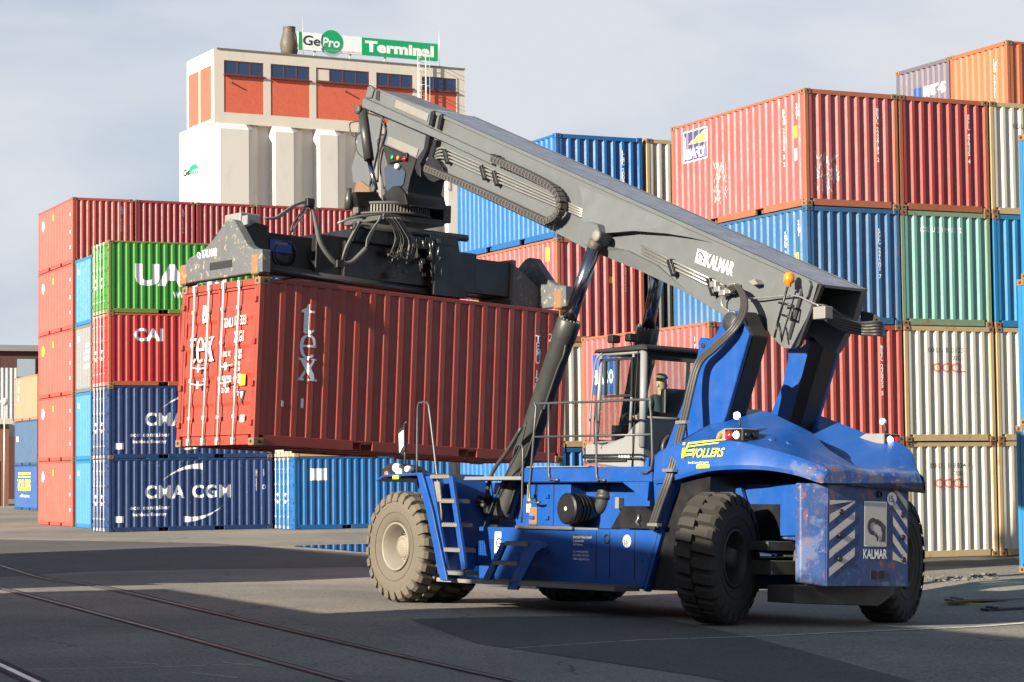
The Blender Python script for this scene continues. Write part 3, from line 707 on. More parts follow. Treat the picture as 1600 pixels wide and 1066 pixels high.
# rails let into the yard
M_RAIL = paint('rail_steel', (.17, .10, .085), .45, rust=.5, metal=.6, bump=0); M_GROOVE = plain('rail_groove', (.018, .016, .015), .9); M_RAILB = paint('bright_rail', (.42, .42, .45), .3, rust=.1, metal=.9, bump=0)
for i, (pts, lb, mt) in enumerate([([(-60, 871), (0, 884), (131, 913), (300, 950.5), (431, 981), (600, 1020), (820, 1069), (900, 1087)], 'rusty rail let into the asphalt, passing closest to the front wheel', M_RAIL),
                               ([(-60, 903), (0, 919), (150, 959), (262, 989), (412, 1030), (544, 1066), (640, 1092)], 'rusty rail let into the asphalt, in the middle of the three', M_RAIL),
                               ([(-40, 1022), (0, 1040), (55, 1066), (120, 1096)], 'bright worn rail in the bottom corner of the yard', M_RAILB)]):
    g = strip('rail', pts, .07, mt, .010); tag(g, lb, 'rail', 'rails let into the asphalt')
    off = [(u+ (4 if i < 2 else 9), v-(1 if i < 2 else 2)) for u, v in pts]
    q = strip('flangeway', off, .065 if i < 2 else .10, M_GROOVE, .007); q.parent = g
    off = [(u-(4 if i < 2 else 10), v+(1.2 if i < 2 else 3)) for u, v in pts]
    q = strip('rail_seam', off, .03 if i < 2 else .05, M_GROOVE, .007); q.parent = g
# low rubble line and loose boards at the right
rg = random.Random(5); b = MB()
for k in range(150):
    u = rg.uniform(1424, 1560); v = 908 + (u-1424)*-.055 + rg.uniform(-4.5, 4.5); p = G(u, v); r = rg.uniform(.010, .035)*(1 if rg.random() < .93 else 1.5)
    g = bmesh.ops.create_icosphere(b.bm, subdivisions=1, radius=r)['verts']
    for w in g: w.co = Vector((w.co.x*rg.uniform(.8, 1.6), w.co.y*rg.uniform(.8, 1.4), w.co.z*.7)) + p + Vector((0, 0, r*.3))
o = b.build('rubble', plain('rubble_stone', (.13, .12, .10), .9)); o['kind'] = 'stuff'; o['label'] = 'line of loose stones along the edge of the asphalt'
M_PLK = paint('weathered_board', (.16, .15, .14), .8, rust=0, dirt=.5); 
for k, (u, v, l, w_, a, cm_, lb) in enumerate([(1556, 946, 1.5, .35, 12, M_PLK, 'weathered grey board lying on the asphalt at the right edge'), (1585, 954, 1.0, .22, 20, paint('dark_board', (.05, .05, .05), .8, rust=0), 'dark board lying across the right picture edge'), (1514, 947, .75, .03, -38, plain('yellow_strap', (.6, .5, .05), .6), 'thin yellow strap lying beside the weathered board')]):
    p = G(u, v); b = MB(); b.box(-l/2, l/2, -w_/2, w_/2, 0, .035); b.box(-l/2+.1, -l/2+.16, -w_/2-.02, w_/2+.02, .035, .06) if k < 2 else None
    o = b.build('board' if k < 2 else 'strap', cm_, bevel=.004, loc=(p.x, p.y, p.z + .01), rot=(0, 0, R(a))); tag(o, lb, 'board' if k < 2 else 'strap')

# ================================================================== silo building with sign
M_CREAM = paint('cream_concrete', (.58, .53, .45), .8, rust=0, dirt=.25, fade=.2, bump=.05, scale=.4)
M_CONC = paint('pale_concrete', (.60, .56, .51), .85, rust=0, dirt=.30, fade=.25, bump=.05, scale=.3)
def brickmat(name, col, mort, sc=1.0):
    m, nt, b = mat_base(name); L = nt.links.new; tc = nd(nt, 'ShaderNodeTexCoord'); mpn = nd(nt, 'ShaderNodeMapping'); mpn.inputs['Rotation'].default_value = (R(90), 0, 0)
    br = nd(nt, 'ShaderNodeTexBrick'); br.inputs['Scale'].default_value = 4*sc; br.inputs['Color1'].default_value = (*col, 1); br.inputs['Color2'].default_value = (*[c*.84 for c in col], 1); br.inputs['Mortar'].default_value = (*mort, 1); br.inputs['Mortar Size'].default_value = .012
    L(tc.outputs['Object'], mpn.inputs[0]); L(mpn.outputs[0], br.inputs[0]); L(br.outputs[0], b.inputs['Base Color']); b.inputs['Roughness'].default_value = .9; b.inputs['Specular IOR Level'].default_value = .2
    return m
M_BRICK = brickmat('orange_brick', (.60, .13, .075), (.54, .15, .10)); M_BROWN = brickmat('brown_brick', (.10, .045, .038), (.12, .08, .07), .8)
M_WIN = plain('window_glass', (.012, .035, .10), .08, spec=.8); M_FRM = plain('window_frame', (.12, .035, .03), .6); M_ROOFE = plain('roof_edge', (.16, .14, .12), .7)
YB = R(28); P0 = W(339.5, 74.5, 'y', 150)
tb = thing('silo_building', 'cream and orange brick silo building with ribbed lower wall and a row of windows', 'building', (P0.x, P0.y, 0), (0, 0, YB))
BT = P0.z; BW, BD = 18.9, 5.4
def bl(u, v, y=0):   # building local coordinates of a pixel on the plane at local y
    M_ = (Matrix.Translation((P0.x, P0.y, 0)) @ Matrix.Rotation(YB, 4, 'Z')).inverted(); o = M_ @ CAMP; r = M_.to_3x3() @ ray(u, v); return o + r*((y-o.y)/r.y)
zb = bl(345, 192).z                                  # where the brick storey ends
b = MB(); b.box(0, BW, .25, BD, zb, BT-.10, 0)
b.build('upper_storey', M_CREAM, tb)
b = MB(); b.box(-.05, BW+.05, -.05, BD+.05, BT-.10, BT); b.build('roof_edge', M_ROOFE, tb)
# front grid of pilasters; brick fields and window bands set back between them
px_cols = [((350, 412), 0), ((423, 484), 0), ((494, 577), 1), ((588, 645), 0), ((659, 713), 0)]
edges = []
for (u0, u1), k in px_cols: edges.append((bl(u0, 115).x, bl(u1, 120).x))
ztop, zwin, zbr = bl(352, 94).z, bl(352, 115.5).z, zb+.75
b = MB(); x = 0
for a, c in edges: b.box(x, a, 0, .25, zbr, ztop); x = c
b.box(x, BW, 0, .25, zbr, ztop); b.box(0, BW, 0, .25, ztop, BT-.10); b.box(0, BW, 0, .25, zb, zbr); b.build('pilaster', M_CREAM, tb)
for n_, (a, c) in enumerate(edges):
    b = MB(); b.box(a, c, .03, .27, zbr, zwin); b.build('brick_field', M_BRICK, tb)
    w = MB(); fr = .07; w.box(a, c, .02, .2, zwin-.02, zwin+fr); w.box(a, c, .02, .2, ztop-fr, ztop); w.box(a-.05, c+.12, -.12, .1, zwin-.10, zwin-.021)
    npn = 4 if n_ == 2 else 3
    for k in range(npn+1): xx = a + (c-a-.07)*k/npn; w.box(xx, xx+.07, .021, .2, zwin+fr, ztop-fr)
    wf = w.build('window', M_FRM, tb)
    for k in range(npn):
        b = MB(); xx = a + (c-a-.07)*k/npn; b.box(xx+.07, a+(c-a-.07)*(k+1)/npn, .045, .06, zwin+fr, ztop-fr)
        b.build('pane', M_CREAM if (n_ == 2 and k == 0) else M_WIN, wf)
    if n_ in (0, 2):
        b = MB(); xx = a + (c-a)*(.2 if n_ == 0 else .55); b.tube([(xx, .12, zwin-.55), (xx-.03, -.22, zwin-.60)], .06, 8); b.build('drain_spout', M_DK, tb)
# side wall
b = MB()
y1 = [.55, 2.75, 3.0, BD-.3]
b.box(-.25, 0, 0, .55, zb, BT-.10); b.box(-.25, 0, y1[1], y1[2], zb, BT-1.15); b.box(-.25, 0, BD-.3, BD, zb, BT-.10); b.box(-.25, 0, .55, BD-.3, BT-1.15, BT-.10); b.box(-.25, 0, .55, BD-.3, zb, zb+.3)
b.build('side_frame', M_CREAM, tb)
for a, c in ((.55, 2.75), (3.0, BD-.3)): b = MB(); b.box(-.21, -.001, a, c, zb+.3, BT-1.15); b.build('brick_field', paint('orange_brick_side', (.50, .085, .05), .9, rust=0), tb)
# ribbed silo wall: folded plates
b = MB(); b.box(-.75, BW+.2, .95, BD+.2, 0, zb-.002); 
yf = -.55
pts_px = [(342, 375), (391, None), (421, None), (447, None), (483, None), (508, None)]
prof = [(-.75, .95), (-.75, -.1), (.0, yf), (2.05, yf)]
x = 2.05
while x < BW-1: prof += [(x+1.15, .66), (x+1.85, .46), (x+1.96, yf), (x+3.3, yf)]; x += 3.3
prof += [(BW+.2, .35), (BW+.2, .95)]
lo = [b.bm.verts.new((p[0], p[1], 0)) for p in prof]; hi = [b.bm.verts.new((p[0], p[1], zb-.45)) for p in prof]; tp_ = [b.bm.verts.new((p[0], max(p[1], .0), zb)) for p in prof]
for i in range(len(prof)-1): b.bm.faces.new((lo[i], lo[i+1], hi[i+1], hi[i])); b.bm.faces.new((hi[i], hi[i+1], tp_[i+1], tp_[i]))
b.build('silo_wall', M_CONC, tb)
# chimney
M_STACK = paint('weathered_metal', (.075, .062, .045), .6, rust=.7, fade=.1, streak=.1)
c0 = bl(452, 90, 1.6); b = MB()
hz = BT; sc_ = .048
b.lathe([(.42, -.2), (.60, .5), (.66, .95), (.58, 1.35), (.47, 1.75), (.44, 1.85), (.44, 2.15), (.46, 2.2)], Matrix.Translation((c0.x, 1.6, hz)) , 24); b.build('chimney', M_STACK, tb)
# ladder with its cage
M_GALV = plain('galvanised_steel', (.55, .54, .50), .5, metal=.4)
la = bl(650, 140).x; lb_ = bl(662, 140).x; b = MB()
for xx in (la, lb_): b.tube([(xx, -.35, zb-3), (xx, -.35, BT+1.0), (xx, .2, BT+1.0)], .035, 6)
for k in range(28): zz = BT-8.4+k*.34; b.tube([(la, -.35, zz), (lb_, -.35, zz)], .02, 5)
for k in range(9):
    zz = BT-8.2+k*1.1; b.tube([(la, -.35, zz), (la-.1, -.8, zz), ((la+lb_)/2, -1.05, zz), (lb_+.1, -.8, zz), (lb_, -.35, zz)], .02, 5)
for xx, yy in ((la-.1, -.8), ((la+lb_)/2, -1.05), (lb_+.1, -.8)): b.tube([(xx, yy, BT-8.2), (xx, yy, BT+.6)], .018, 5)
b.build('ladder', M_GALV, tb)
# wall sign on the silo
s0 = bl(306, 268, -.35)
M_SIGNW = plain('sign_white', (.80, .80, .80), .5); M_SIGNG = plain('sign_green', (.0, .33, .12), .5); M_SIGNT = plain('sign_black', (.03, .03, .03), .5)
# roof sign
def flatobj(name, bm, m, parent, M_):
    for v in bm.verts: v.co = M_ @ v.co
    me = bpy.data.meshes.new(name); bm.to_mesh(me); bm.free(); me.materials.append(None); return inst(name, me, m, parent)
def fitw(bm, w):
    x1 = max(v.co.x for v in bm.verts)
    for v in bm.verts: v.co.x *= w/x1
    return bm
ts = thing('roof_sign', 'long green and white terminal sign standing on the silo roof', 'sign', (P0.x, P0.y, 0), (0, 0, YB))
q0 = bl(466, 76, 1.0); q1 = bl(466, 48.5, 1.0); q2 = bl(684, 70, 1.0); q3 = bl(684, 97, 1.0)
sx0, sx1, sz0, sz1 = q0.x, q2.x, (q0.z+q3.z)/2, (q1.z+q2.z)/2; sw, sh = sx1-sx0, sz1-sz0
b = MB(); b.box(sx0, sx1, 1.0, 1.15, sz0, sz1); b.build('sign_board', M_SIGNW, ts)
MS = lambda y: Matrix.Translation((sx0, y, sz0)) @ Matrix.Rotation(math.pi/2, 4, 'X')
flatobj('green_field', poly_bm([[(.447*sw, 0), (sw, 0), (sw, sh), (.447*sw, sh)]]), M_SIGNG, ts, MS(.99)); flatobj('green_stripe', poly_bm([[(0, 0), (.03*sw, 0), (.03*sw, sh), (0, sh)]]), M_SIGNG, ts, MS(.99))
cx = .235*sw
flatobj('green_disc', poly_bm([ring_pts(cx, sh*.58, .078*sw, .078*sw, 30)]), M_SIGNG, ts, MS(.985))
flatobj('grey_crescent', poly_bm([ring_pts(cx, sh*.50, .088*sw, .088*sw, 16, R(205), R(325))]), plain('sign_grey', (.35, .42, .48), .5), ts, MS(.988))
flatobj('lettering', (lambda bm: [setattr(v, 'co', v.co + Vector((.033*sw, sh*.30, 0))) for v in bm.verts] and bm)(fitw(text_bm('Ge', sh*.56, .012, xs=.95, shear=.1), sw*.118)), M_SIGNT, ts, MS(.984))
flatobj('lettering', (lambda bm: [setattr(v, 'co', v.co + Vector((.166*sw, sh*.30, 0))) for v in bm.verts] and bm)(fitw(text_bm('Pro', sh*.52, .025, xs=.88, shear=.12), sw*.125)), M_SIGNW, ts, MS(.980))
flatobj('lettering', (lambda bm: [setattr(v, 'co', v.co + Vector((.47*sw, sh*.24, 0))) for v in bm.verts] and bm)(fitw(text_bm('Terminal', sh*.60, .05, 1.03, xs=1.0), sw*.50)), M_SIGNW, ts, MS(.984))
flatobj('lettering', (lambda bm: [setattr(v, 'co', v.co + Vector((.19*sw, sh*.07, 0))) for v in bm.verts] and bm)(fitw(text_bm('Umschlagsbetriebsgesellschaft', sh*.09, 0, xs=.9), sw*.25)), plain('sign_small', (.5, .3, .3), .5), ts, MS(.978))
for k in range(4):
    xx = sx0 + sw*(.12+.25*k); b = MB(); b.tube([(xx, 1.1, sz0+.1), (xx-.12, 1.1, BT)], .04, 6); b.tube([(xx, 1.2, sz0+.1), (xx+.25, 1.9, BT)], .04, 6); b.tube([(xx, 1.1, sz0+.1), (xx+.15, 1.1, BT)], .03, 6); b.build('support', M_GALV, ts)
for nm, uu, vt in (('left', 473, 25), ('right', 686, 38)):
    a_ = bl(uu, vt, .6); b = MB(); b.tube([(a_.x, .6, BT), (a_.x, .6, a_.z)], .03, 6, r2=.012); o = b.build('lightning_rod', M_GALV, None, loc=(P0.x, P0.y, 0), rot=(0, 0, YB))
    tag(o, 'thin white mast beside the ' + ('green stripe end' if nm == 'left' else 'ladder end') + ' of the roof sign', 'mast')
# small company sign fixed to the left part of the silo wall
tw = thing('wall_sign', 'small white sign with black and green company letters on the silo wall', 'sign', (P0.x, P0.y, 0), (0, 0, YB))
a0 = Vector((-.77, .95, 0)); 
def sm(u, v):
    M_ = (Matrix.Translation((P0.x, P0.y, 0)) @ Matrix.Rotation(YB, 4, 'Z')).inverted(); o = M_ @ CAMP; r = M_.to_3x3() @ ray(u, v); return o + r*((-.80-o.x)/r.x)
g0, g1 = sm(304, 282), sm(330, 236)
yy0, yy1 = max(g0.y, g1.y), min(g0.y, g1.y); yy0 = min(yy0, BD); yy1 = max(yy1, .25); 
b = MB(); yy0, yy1 = 4.9, 1.4; b.box(-.80, -.752, yy1, yy0, g0.z+.2, g1.z-.3); b.build('sign_board', M_SIGNW, tw)
ML = Matrix.Translation((-.81, yy0, g0.z+.2)) @ Matrix(((0, 0, -1, 0), (-1, 0, 0, 0), (0, 1, 0, 0), (0, 0, 0, 1)))
wv, hv = yy0-yy1, g1.z-g0.z-.5
flatobj('lettering', (lambda bm: [setattr(v, 'co', v.co + Vector((.06*wv, hv*.3, 0))) for v in bm.verts] and bm)(fitw(text_bm('Ge', hv*.42, .05), wv*.40)), M_SIGNT, tw, ML)
flatobj('green_disc', poly_bm([ring_pts(.66*wv, hv*.5, .28*wv, hv*.36, 18, 0, math.pi)]), M_SIGNG, tw, ML)
flatobj('lettering', (lambda bm: [setattr(v, 'co', v.co + Vector((.44*wv, hv*.18, 0))) for v in bm.verts] and bm)(fitw(text_bm('Pro', hv*.32, .05), wv*.5)), M_SIGNG, tw, ML)

# ================================================================== far left buildings and lamp
pl = W(0, 540, 'y', 185); pr_ = W(70, 541, 'y', 189)
tn = thing('brick_building', 'dark brown brick building with grey roof edge and a large window, far left', 'building', (pl.x-8, pl.y-4, 0), (0, 0, R(22)))
H = pl.z
b = MB(); b.box(0, 30, 0, 12, 0, H-.5); b.build('wall', M_BROWN, tn); b = MB(); b.box(-.3, 30.3, -.35, 12.3, H-.5, H); b.build('roof_edge', plain('grey_fascia', (.22, .21, .21), .8), tn)
for xx in (6.9, 10.1):
    b = MB(); b.box(xx, xx+1.7, -.08, .02, H-2.75, H-1.05); f_ = b.build('window_frame', M_DK, tn); b = MB(); b.box(xx+.1, xx+1.6, -.10, -.082, H-2.65, H-1.15); b.build('pane', plain('pale_pane', (.30, .36, .42), .1), f_)
ps = W(-8, 575, 'y', 150)
tn = thing('metal_shed', 'grey corrugated metal shed in front of the dark brick building', 'shed', (ps.x-6, 147, 0), (0, 0, R(24)))
M_SHED = paint('grey_sheet', (.36, .37, .38), .5, rust=.05)
b = MB(); L0 = 7.2 + (W(19.5, 600, 'y', 150).x - ps.x) 
xs_ = [i*.15 for i in range(int(L0/.15))]
zt = ps.z
rows = [[b.bm.verts.new((x, .05*(i % 2), z)) for i, x in enumerate(xs_)] for z in (zt*.62, zt)]
for i in range(len(xs_)-1): b.bm.faces.new((rows[0][i], rows[0][i+1], rows[1][i+1], rows[1][i]))
b.box(0, xs_[-1], .06, 8, zt*.5, zt-.05); b.build('wall', M_SHED, tn)
tn = thing('arch_building', 'low red brown brick building with white eaves behind the lamp post', 'building', (ps.x-6, 143, 0), (0, 0, R(24)))
b = MB(); b.box(0, L0+.1, 0, 6, 0, zt*.58); b.build('wall', brickmat('red_brown_brick', (.24, .10, .06), (.25, .16, .12)), tn); b = MB(); b.box(-.2, L0+.3, -.25, 6, zt*.58, zt*.62); b.build('eaves', plain('eaves_white', (.5, .47, .4), .8), tn)
b = MB(); b.box(L0-1.6, L0-.6, -.06, .02, 0, 3.0); b.build('door', plain('brown_door', (.06, .04, .03), .6), tn)
for k in range(3): b = MB(); b.box(L0-1.5+k*.9-2, L0-.9+k*.9-2, -.04, .02, zt*.42, zt*.53); b.build('window', M_WIN, tn)
pg = W(7, 628, 'y', 138)
tl = thing('street_lamp', 'thin lamp post with round white globe at the left picture edge', 'street lamp', (pg.x, 138, 0))
b = MB(); b.tube([(0, 0, 0), (0, 0, pg.z-.15)], .06, 8, r2=.04); b.build('post', M_GALV, tl)
b = MB(); g = bmesh.ops.create_uvsphere(b.bm, u_segments=16, v_segments=10, radius=.24)
for v in g['verts']: v.co.z += pg.z
b.build('lamp_globe', plain('globe_white', (.7, .68, .62), .4), tl)
# ================================================================== reach stacker (machine frame: x forward, y to its left, z up)
M_BLUE = paint('machine_blue', (.004, .055, .24), .32, rust=.03, dirt=.5, fade=.2, bump=.08, streak=.35, spec=.6)
M_BLUEW = paint('scuffed_blue', (.008, .042, .16), .4, rust=.85, dirt=.7, fade=.5, bump=.1, streak=.6, chips=.18, chipcol=(.16, .20, .30))
M_GREY = paint('machine_grey', (.094, .102, .104), .38, rust=0, dirt=.35, fade=.2, bump=.04, streak=.2)
M_CABG = paint('cab_grey', (.19, .195, .19), .35, rust=0, dirt=.3, fade=.2, bump=.03)
M_DARK = paint('machine_dark', (.012, .012, .014), .5, rust=.12, dirt=.35, fade=.25, bump=.05, streak=.3)
M_OILY = paint('oily_black', (.006, .006, .007), .38, rust=.12, dirt=.4, fade=.3, bump=.1, chips=.12, chipcol=(.06, .055, .05))
M_CYL = paint('cylinder_grey', (.032, .033, .032), .4, rust=0, dirt=.4, fade=.2, bump=.02)
M_CHROME = plain('chrome_rod', (.30, .31, .34), .18, metal=1)
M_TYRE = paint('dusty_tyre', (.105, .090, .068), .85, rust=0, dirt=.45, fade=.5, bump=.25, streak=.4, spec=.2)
M_TYRED = paint('shaded_tyre', (.034, .031, .027), .8, rust=0, dirt=.4, fade=.5, bump=.25, streak=.4, spec=.25)  # darker copy of the tyre colour, shade painted in for the shaded wheels
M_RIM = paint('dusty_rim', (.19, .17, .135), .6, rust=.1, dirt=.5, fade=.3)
M_RIMD = paint('shaded_rim', (.035, .030, .026), .6, rust=.15, dirt=.5)  # rim colour darkened likewise for the wheels in shade
M_HOSE = plain('rubber_hose', (.035, .033, .032), .5); M_HOSEG = plain('dusty_hose', (.13, .125, .12), .6)
M_PIPE = plain('steel_pipe', (.46, .45, .42), .3, metal=.75)
M_STEP = paint('step_grating', (.12, .115, .11), .6, rust=.1, dirt=.5)
M_RAILG = plain('handrail_grey', (.07, .072, .075), .4, metal=.3)
M_YLET = plain('yellow_lettering', (.80, .66, .02), .5); M_RUSTB = paint('rusty_bracket', (.16, .085, .045), .6, rust=.5, dirt=.4)
M_SPRD = paint('worn_spreader_grey', (.085, .09, .095), .5, rust=.5, dirt=.5, fade=.5, streak=.6, chips=.48, chipcol=(.30, .25, .17))
M_AXLE = paint('axle_grey', (.055, .052, .045), .6, rust=.15, dirt=.6, chips=.2, chipcol=(.02, .02, .02))
M_WEAR = paint('wear_strip', (.16, .155, .14), .6, rust=.15, dirt=.6, chips=.5, chipcol=(.16, .17, .16))
M_RED = plain('red_lens', (.60, .01, .01), .2); M_AMB = plain('amber_lens', (.80, .20, .01), .2); M_GRN = plain('green_lens', (.01, .35, .06), .2)
M_LAMP = plain('lit_lamp', (1, .95, .82), .3, emit=1.3); M_LENS = plain('lamp_lens', (.75, .76, .75), .15)
M_GLASS = glass('cab_glass', (.86, .94, .92), .05)
ms = thing('reach_stacker', 'blue and grey reach stacker lifting a red container, with its grey boom raised', 'reach stacker')
ms.matrix_world = MROOT
def PY(y, pts): return [Lc(u, v, 'y', y) for u, v in pts]
def plate(name, y, th, pts, m, parent=None, bevel=.006):
    """outline measured on the plane y, given its thickness towards the machine's right"""
    return MB().poly(PY(y, pts), (0, -th, 0)).build(name, m, parent or ms, bevel=bevel)
def seg(y, pts): return [Lc(u, v, 'y', y) for u, v in pts]
def smooth_path(pts, n=4):
    pts = [Vector(p) for p in pts]; out = []
    for i in range(len(pts)-1):
        a, b_, c, d = pts[max(i-1, 0)], pts[i], pts[i+1], pts[min(i+2, len(pts)-1)]
        for k in range(n):
            t = k/n; out.append(.5*((2*b_) + (-a+c)*t + (2*a-5*b_+4*c-d)*t*t + (-a+3*b_-3*c+d)*t**3))
    return out + [pts[-1]]
def hose(name, pts, r, m, parent=None): return MB().tube(smooth_path(pts), r, 8).build(name, m, parent or ms)
def rail_(name, pts, r=.02, m=None, parent=None, sm=2): return MB().tube(pts if sm == 0 else smooth_path(pts, sm), r, 8).build(name, m or M_RAILG, parent or ms)
def decal(bm, p0, p1, m, name='lettering', parent=None, nrm=None, out=.004):
    """lays flat lettering from p0 towards p1 on the machine"""
    p0, p1 = Vector(p0), Vector(p1); d = (p1-p0).normalized(); n = Vector(nrm) if nrm else Vector((0, 1, 0)); n.normalize(); up = n.cross(d).normalized()
    for v in bm.verts: v.co = p0 + d*v.co.x + up*v.co.y + n*out
    me = bpy.data.meshes.new(name); bm.to_mesh(me); bm.free(); me.materials.append(None); return inst(name, me, m, parent or ms)
def disc_bm(r, n=28): return poly_bm([ring_pts(0, 0, r, r, n)])

# ---- wheels
def mk_tyre():
    b = MB(); I = Matrix.Identity(4); Ro, w = .742, .25
    prof = [(.355, -.20), (.40, -.235), (.52, -.255), (.62, -.258), (.70, -.245), (.735, -.225), (Ro, -.19), (Ro, .19), (.735, .225), (.70, .245), (.62, .258), (.52, .255), (.40, .235), (.355, .20)]
    b.lathe(prof, I, 72, closed=True)
    N = 26
    for sgn in (-1, 1):
        for k in range(N):
            a = 2*math.pi*(k + (.25 if sgn > 0 else -.25))/N
            h = .56*2*math.pi*.81/N/2
            # a lug: wide block from the centre to the shoulder, running a little down the sidewall, slanted
            sl = .035*sgn
            secs = [(.012, .812, .0), (.19, .812, sl), (.245, .775, sl*1.1), (.272, .69, sl*1.1)]
            rings = []
            for zz, rr, tw in secs:
                r_in = min(rr-.05, .745) if rr > .7 else .66
                q = []
                for (rad, t) in ((rr, -h), (rr, h), (r_in, h*1.15), (r_in, -h*1.15)):
                    q.append(b.bm.verts.new((rad*math.cos(a)-(t+tw)*math.sin(a), rad*math.sin(a)+(t+tw)*math.cos(a), sgn*zz)))
                rings.append(q)
            for p, q in zip(rings, rings[1:]):
                for i in range(4): b.bm.faces.new((p[i], p[(i+1) % 4], q[(i+1) % 4], q[i]))
            b.bm.faces.new(rings[0][::-1]); b.bm.faces.new(rings[-1])
    for rr in (.50, .60):
        b.lathe([(rr, .254), (rr+.006, .262), (rr+.012, .254)], I, 60, closed=True)
    return b.mesh('tyre')
def mk_rim():
    b = MB(); I = Matrix.Identity(4)
    b.lathe([(.40, .19), (.405, .235), (.385, .242), (.368, .225), (.36, .20), (.325, .17), (.315, -.03), (.30, -.05), (.215, -.05), (.20, -.03), (.185, .10), (.15, .115), (.0, .12)], I, 48, cap=False)
    b.lathe([(.40, .19), (.37, .0), (.40, -.21), (.36, -.20), (.34, .0)], I, 40, closed=True)
    for k in range(20):
        a = 2*math.pi*k/20; b.lathe([(.016, -.05), (.016, -.015), (.008, -.005)], Matrix.Translation((.262*math.cos(a), .262*math.sin(a), 0)), 6, smooth=False)
    for k in range(20):
        a = 2*math.pi*(k+.5)/20; b.lathe([(.008, .11), (.008, .125)], Matrix.Translation((.14*math.cos(a), .14*math.sin(a), 0)), 6, smooth=False)
    for v in b.bm.verts: v.co.x *= .885; v.co.y *= .885
    return b.mesh('rim')
def mk_rim_in():
    b = MB(); I = Matrix.Identity(4)
    b.lathe([(.40, .20), (.405, .235), (.385, .242), (.365, .22), (.35, .10), (.34, -.12), (.30, -.15), (.0, -.15)], I, 48, cap=False)
    b.lathe([(.16, -.14), (.16, .10), (.12, .22), (.0, .22)], I, 24)
    for k in range(8): a = 2*math.pi*k/8; b.box(.12, .24, -.02, .02, -.14, .02, M=Matrix.Rotation(a, 4, 'Z'))
    for v in b.bm.verts: v.co.x *= .90; v.co.y *= .90
    return b.mesh('rim')
TY, RM, RI = mk_tyre(), mk_rim(), mk_rim_in()
def wheel(c, ax, tm, rm, rim):
    q = Vector(ax).to_track_quat('Z', 'Y').to_matrix().to_4x4()
    t = inst('tyre_carrier', None, None, ms) if False else None
    w = bpy.data.objects.new('wheel', TY); COL.objects.link(w); w.parent = ms; w.matrix_local = Matrix.Translation(c) @ q
    w.material_slots[0].link = 'OBJECT'; w.material_slots[0].material = tm
    inst('rim', rim, rm, w); return w
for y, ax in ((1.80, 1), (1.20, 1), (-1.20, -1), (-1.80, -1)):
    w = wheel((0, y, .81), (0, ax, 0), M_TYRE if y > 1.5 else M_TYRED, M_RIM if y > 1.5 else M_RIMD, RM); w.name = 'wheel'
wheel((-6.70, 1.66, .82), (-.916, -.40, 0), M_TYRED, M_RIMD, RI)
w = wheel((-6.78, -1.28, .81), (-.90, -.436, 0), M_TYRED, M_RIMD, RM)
MB().lathe([(.17, -1.1), (.20, -.9), (.26, -.5), (.32, -.3), (.32, .3), (.26, .5), (.20, .9), (.17, 1.1)], Matrix.Translation((0, 0, .81)) @ Matrix.Rotation(math.pi/2, 4, 'X'), 24).build('front_axle', M_DARK, ms)

# ---- chassis
b = MB(); b.box(-6.2, .75, .42, .72, .62, 1.22); b.box(-6.2, .75, -.72, -.42, .62, 1.22); b.box(-5.2, .5, -.42, .42, .70, 1.0); b.box(.6, .78, -.9, .9, .55, 1.35)
b.box(-1.9, .55, .72, .92, .55, 1.78); b.box(-1.9, .55, -.92, -.72, .55, 1.78); b.box(-5.9, -5.25, -1.35, 1.30, .40, 1.70)
b.build('chassis', M_BLUE, ms, bevel=.01)
b = MB(); b.poly(PY(1.50, [(748, 823), (1029, 829), (1004, 921), (748, 905)]), (0, -.62, 0)); b.poly([(p[0], -p[1], p[2]) for p in PY(1.50, [(748, 823), (1029, 829), (1004, 921), (748, 905)])], (0, .62, 0))
tank = b.build('side_tank', M_BLUE, ms, bevel=.012)
b = MB()
for u in (932, 953, 992): p, q = Lc(u, 829, 'y', 1.503), Lc(u-1, 905, 'y', 1.503); b.box(p.x-.006, p.x+.006, 1.495, 1.504, q.z, p.z-.01)
b.build('panel_seam', M_DARK, tank)
p = Lc(949, 842, 'y', 1.50); b = MB(); b.lathe([(.05, 0), (.065, .0), (.065, .012), (.045, .012)], Matrix.Translation((p.x, 1.50, p.z)) @ Matrix.Rotation(-math.pi/2, 4, 'X'), 20, closed=True); b.build('filler_ring', M_DARK, tank)
b = MB(); g0_, g1_ = Lc(750, 842, 'y', 1.50), Lc(772, 880, 'y', 1.50)
for k in range(9): xx = g0_.x + (g1_.x-g0_.x)*k/8; b.box(xx-.006, xx+.006, 1.50, 1.515, g1_.z, g0_.z)
for k in range(12): zz = g1_.z + (g0_.z-g1_.z)*k/11; b.box(g1_.x, g0_.x, 1.501, 1.512, zz-.005, zz+.005)
b.build('vent_grille', M_BLUE, tank)
p = Lc(773, 864, 'y', 1.5); decal(rect_bm(.15, .30), p, p - Vector((1, 0, 0)), M_WHITE, 'number_plate', tank); decal(text_bm('G', .14, .015), p + Vector((-.03, 0, .08)), p + Vector((-1, 0, .08)), M_DK, parent=tank, out=.008)
for k, (s_, c_) in enumerate([('Berthold Vollers GmbH', M_YLET), ('Speicherhof 308', M_WHITE), ('28217 Bremen', M_WHITE), ('', None), ('Tel. + 49 421 38 92 00', M_WHITE), ('Fax + 49 421 38 92 100', M_WHITE), ('E-Mail: info@vollers.com', M_WHITE)]):
    if s_: p = Lc(896, 841+k*5.6, 'y', 1.5); decal(text_bm(s_, .030 if k else .036, .0015, xs=.85), p, p - Vector((1, 0, 0)), c_, parent=tank)
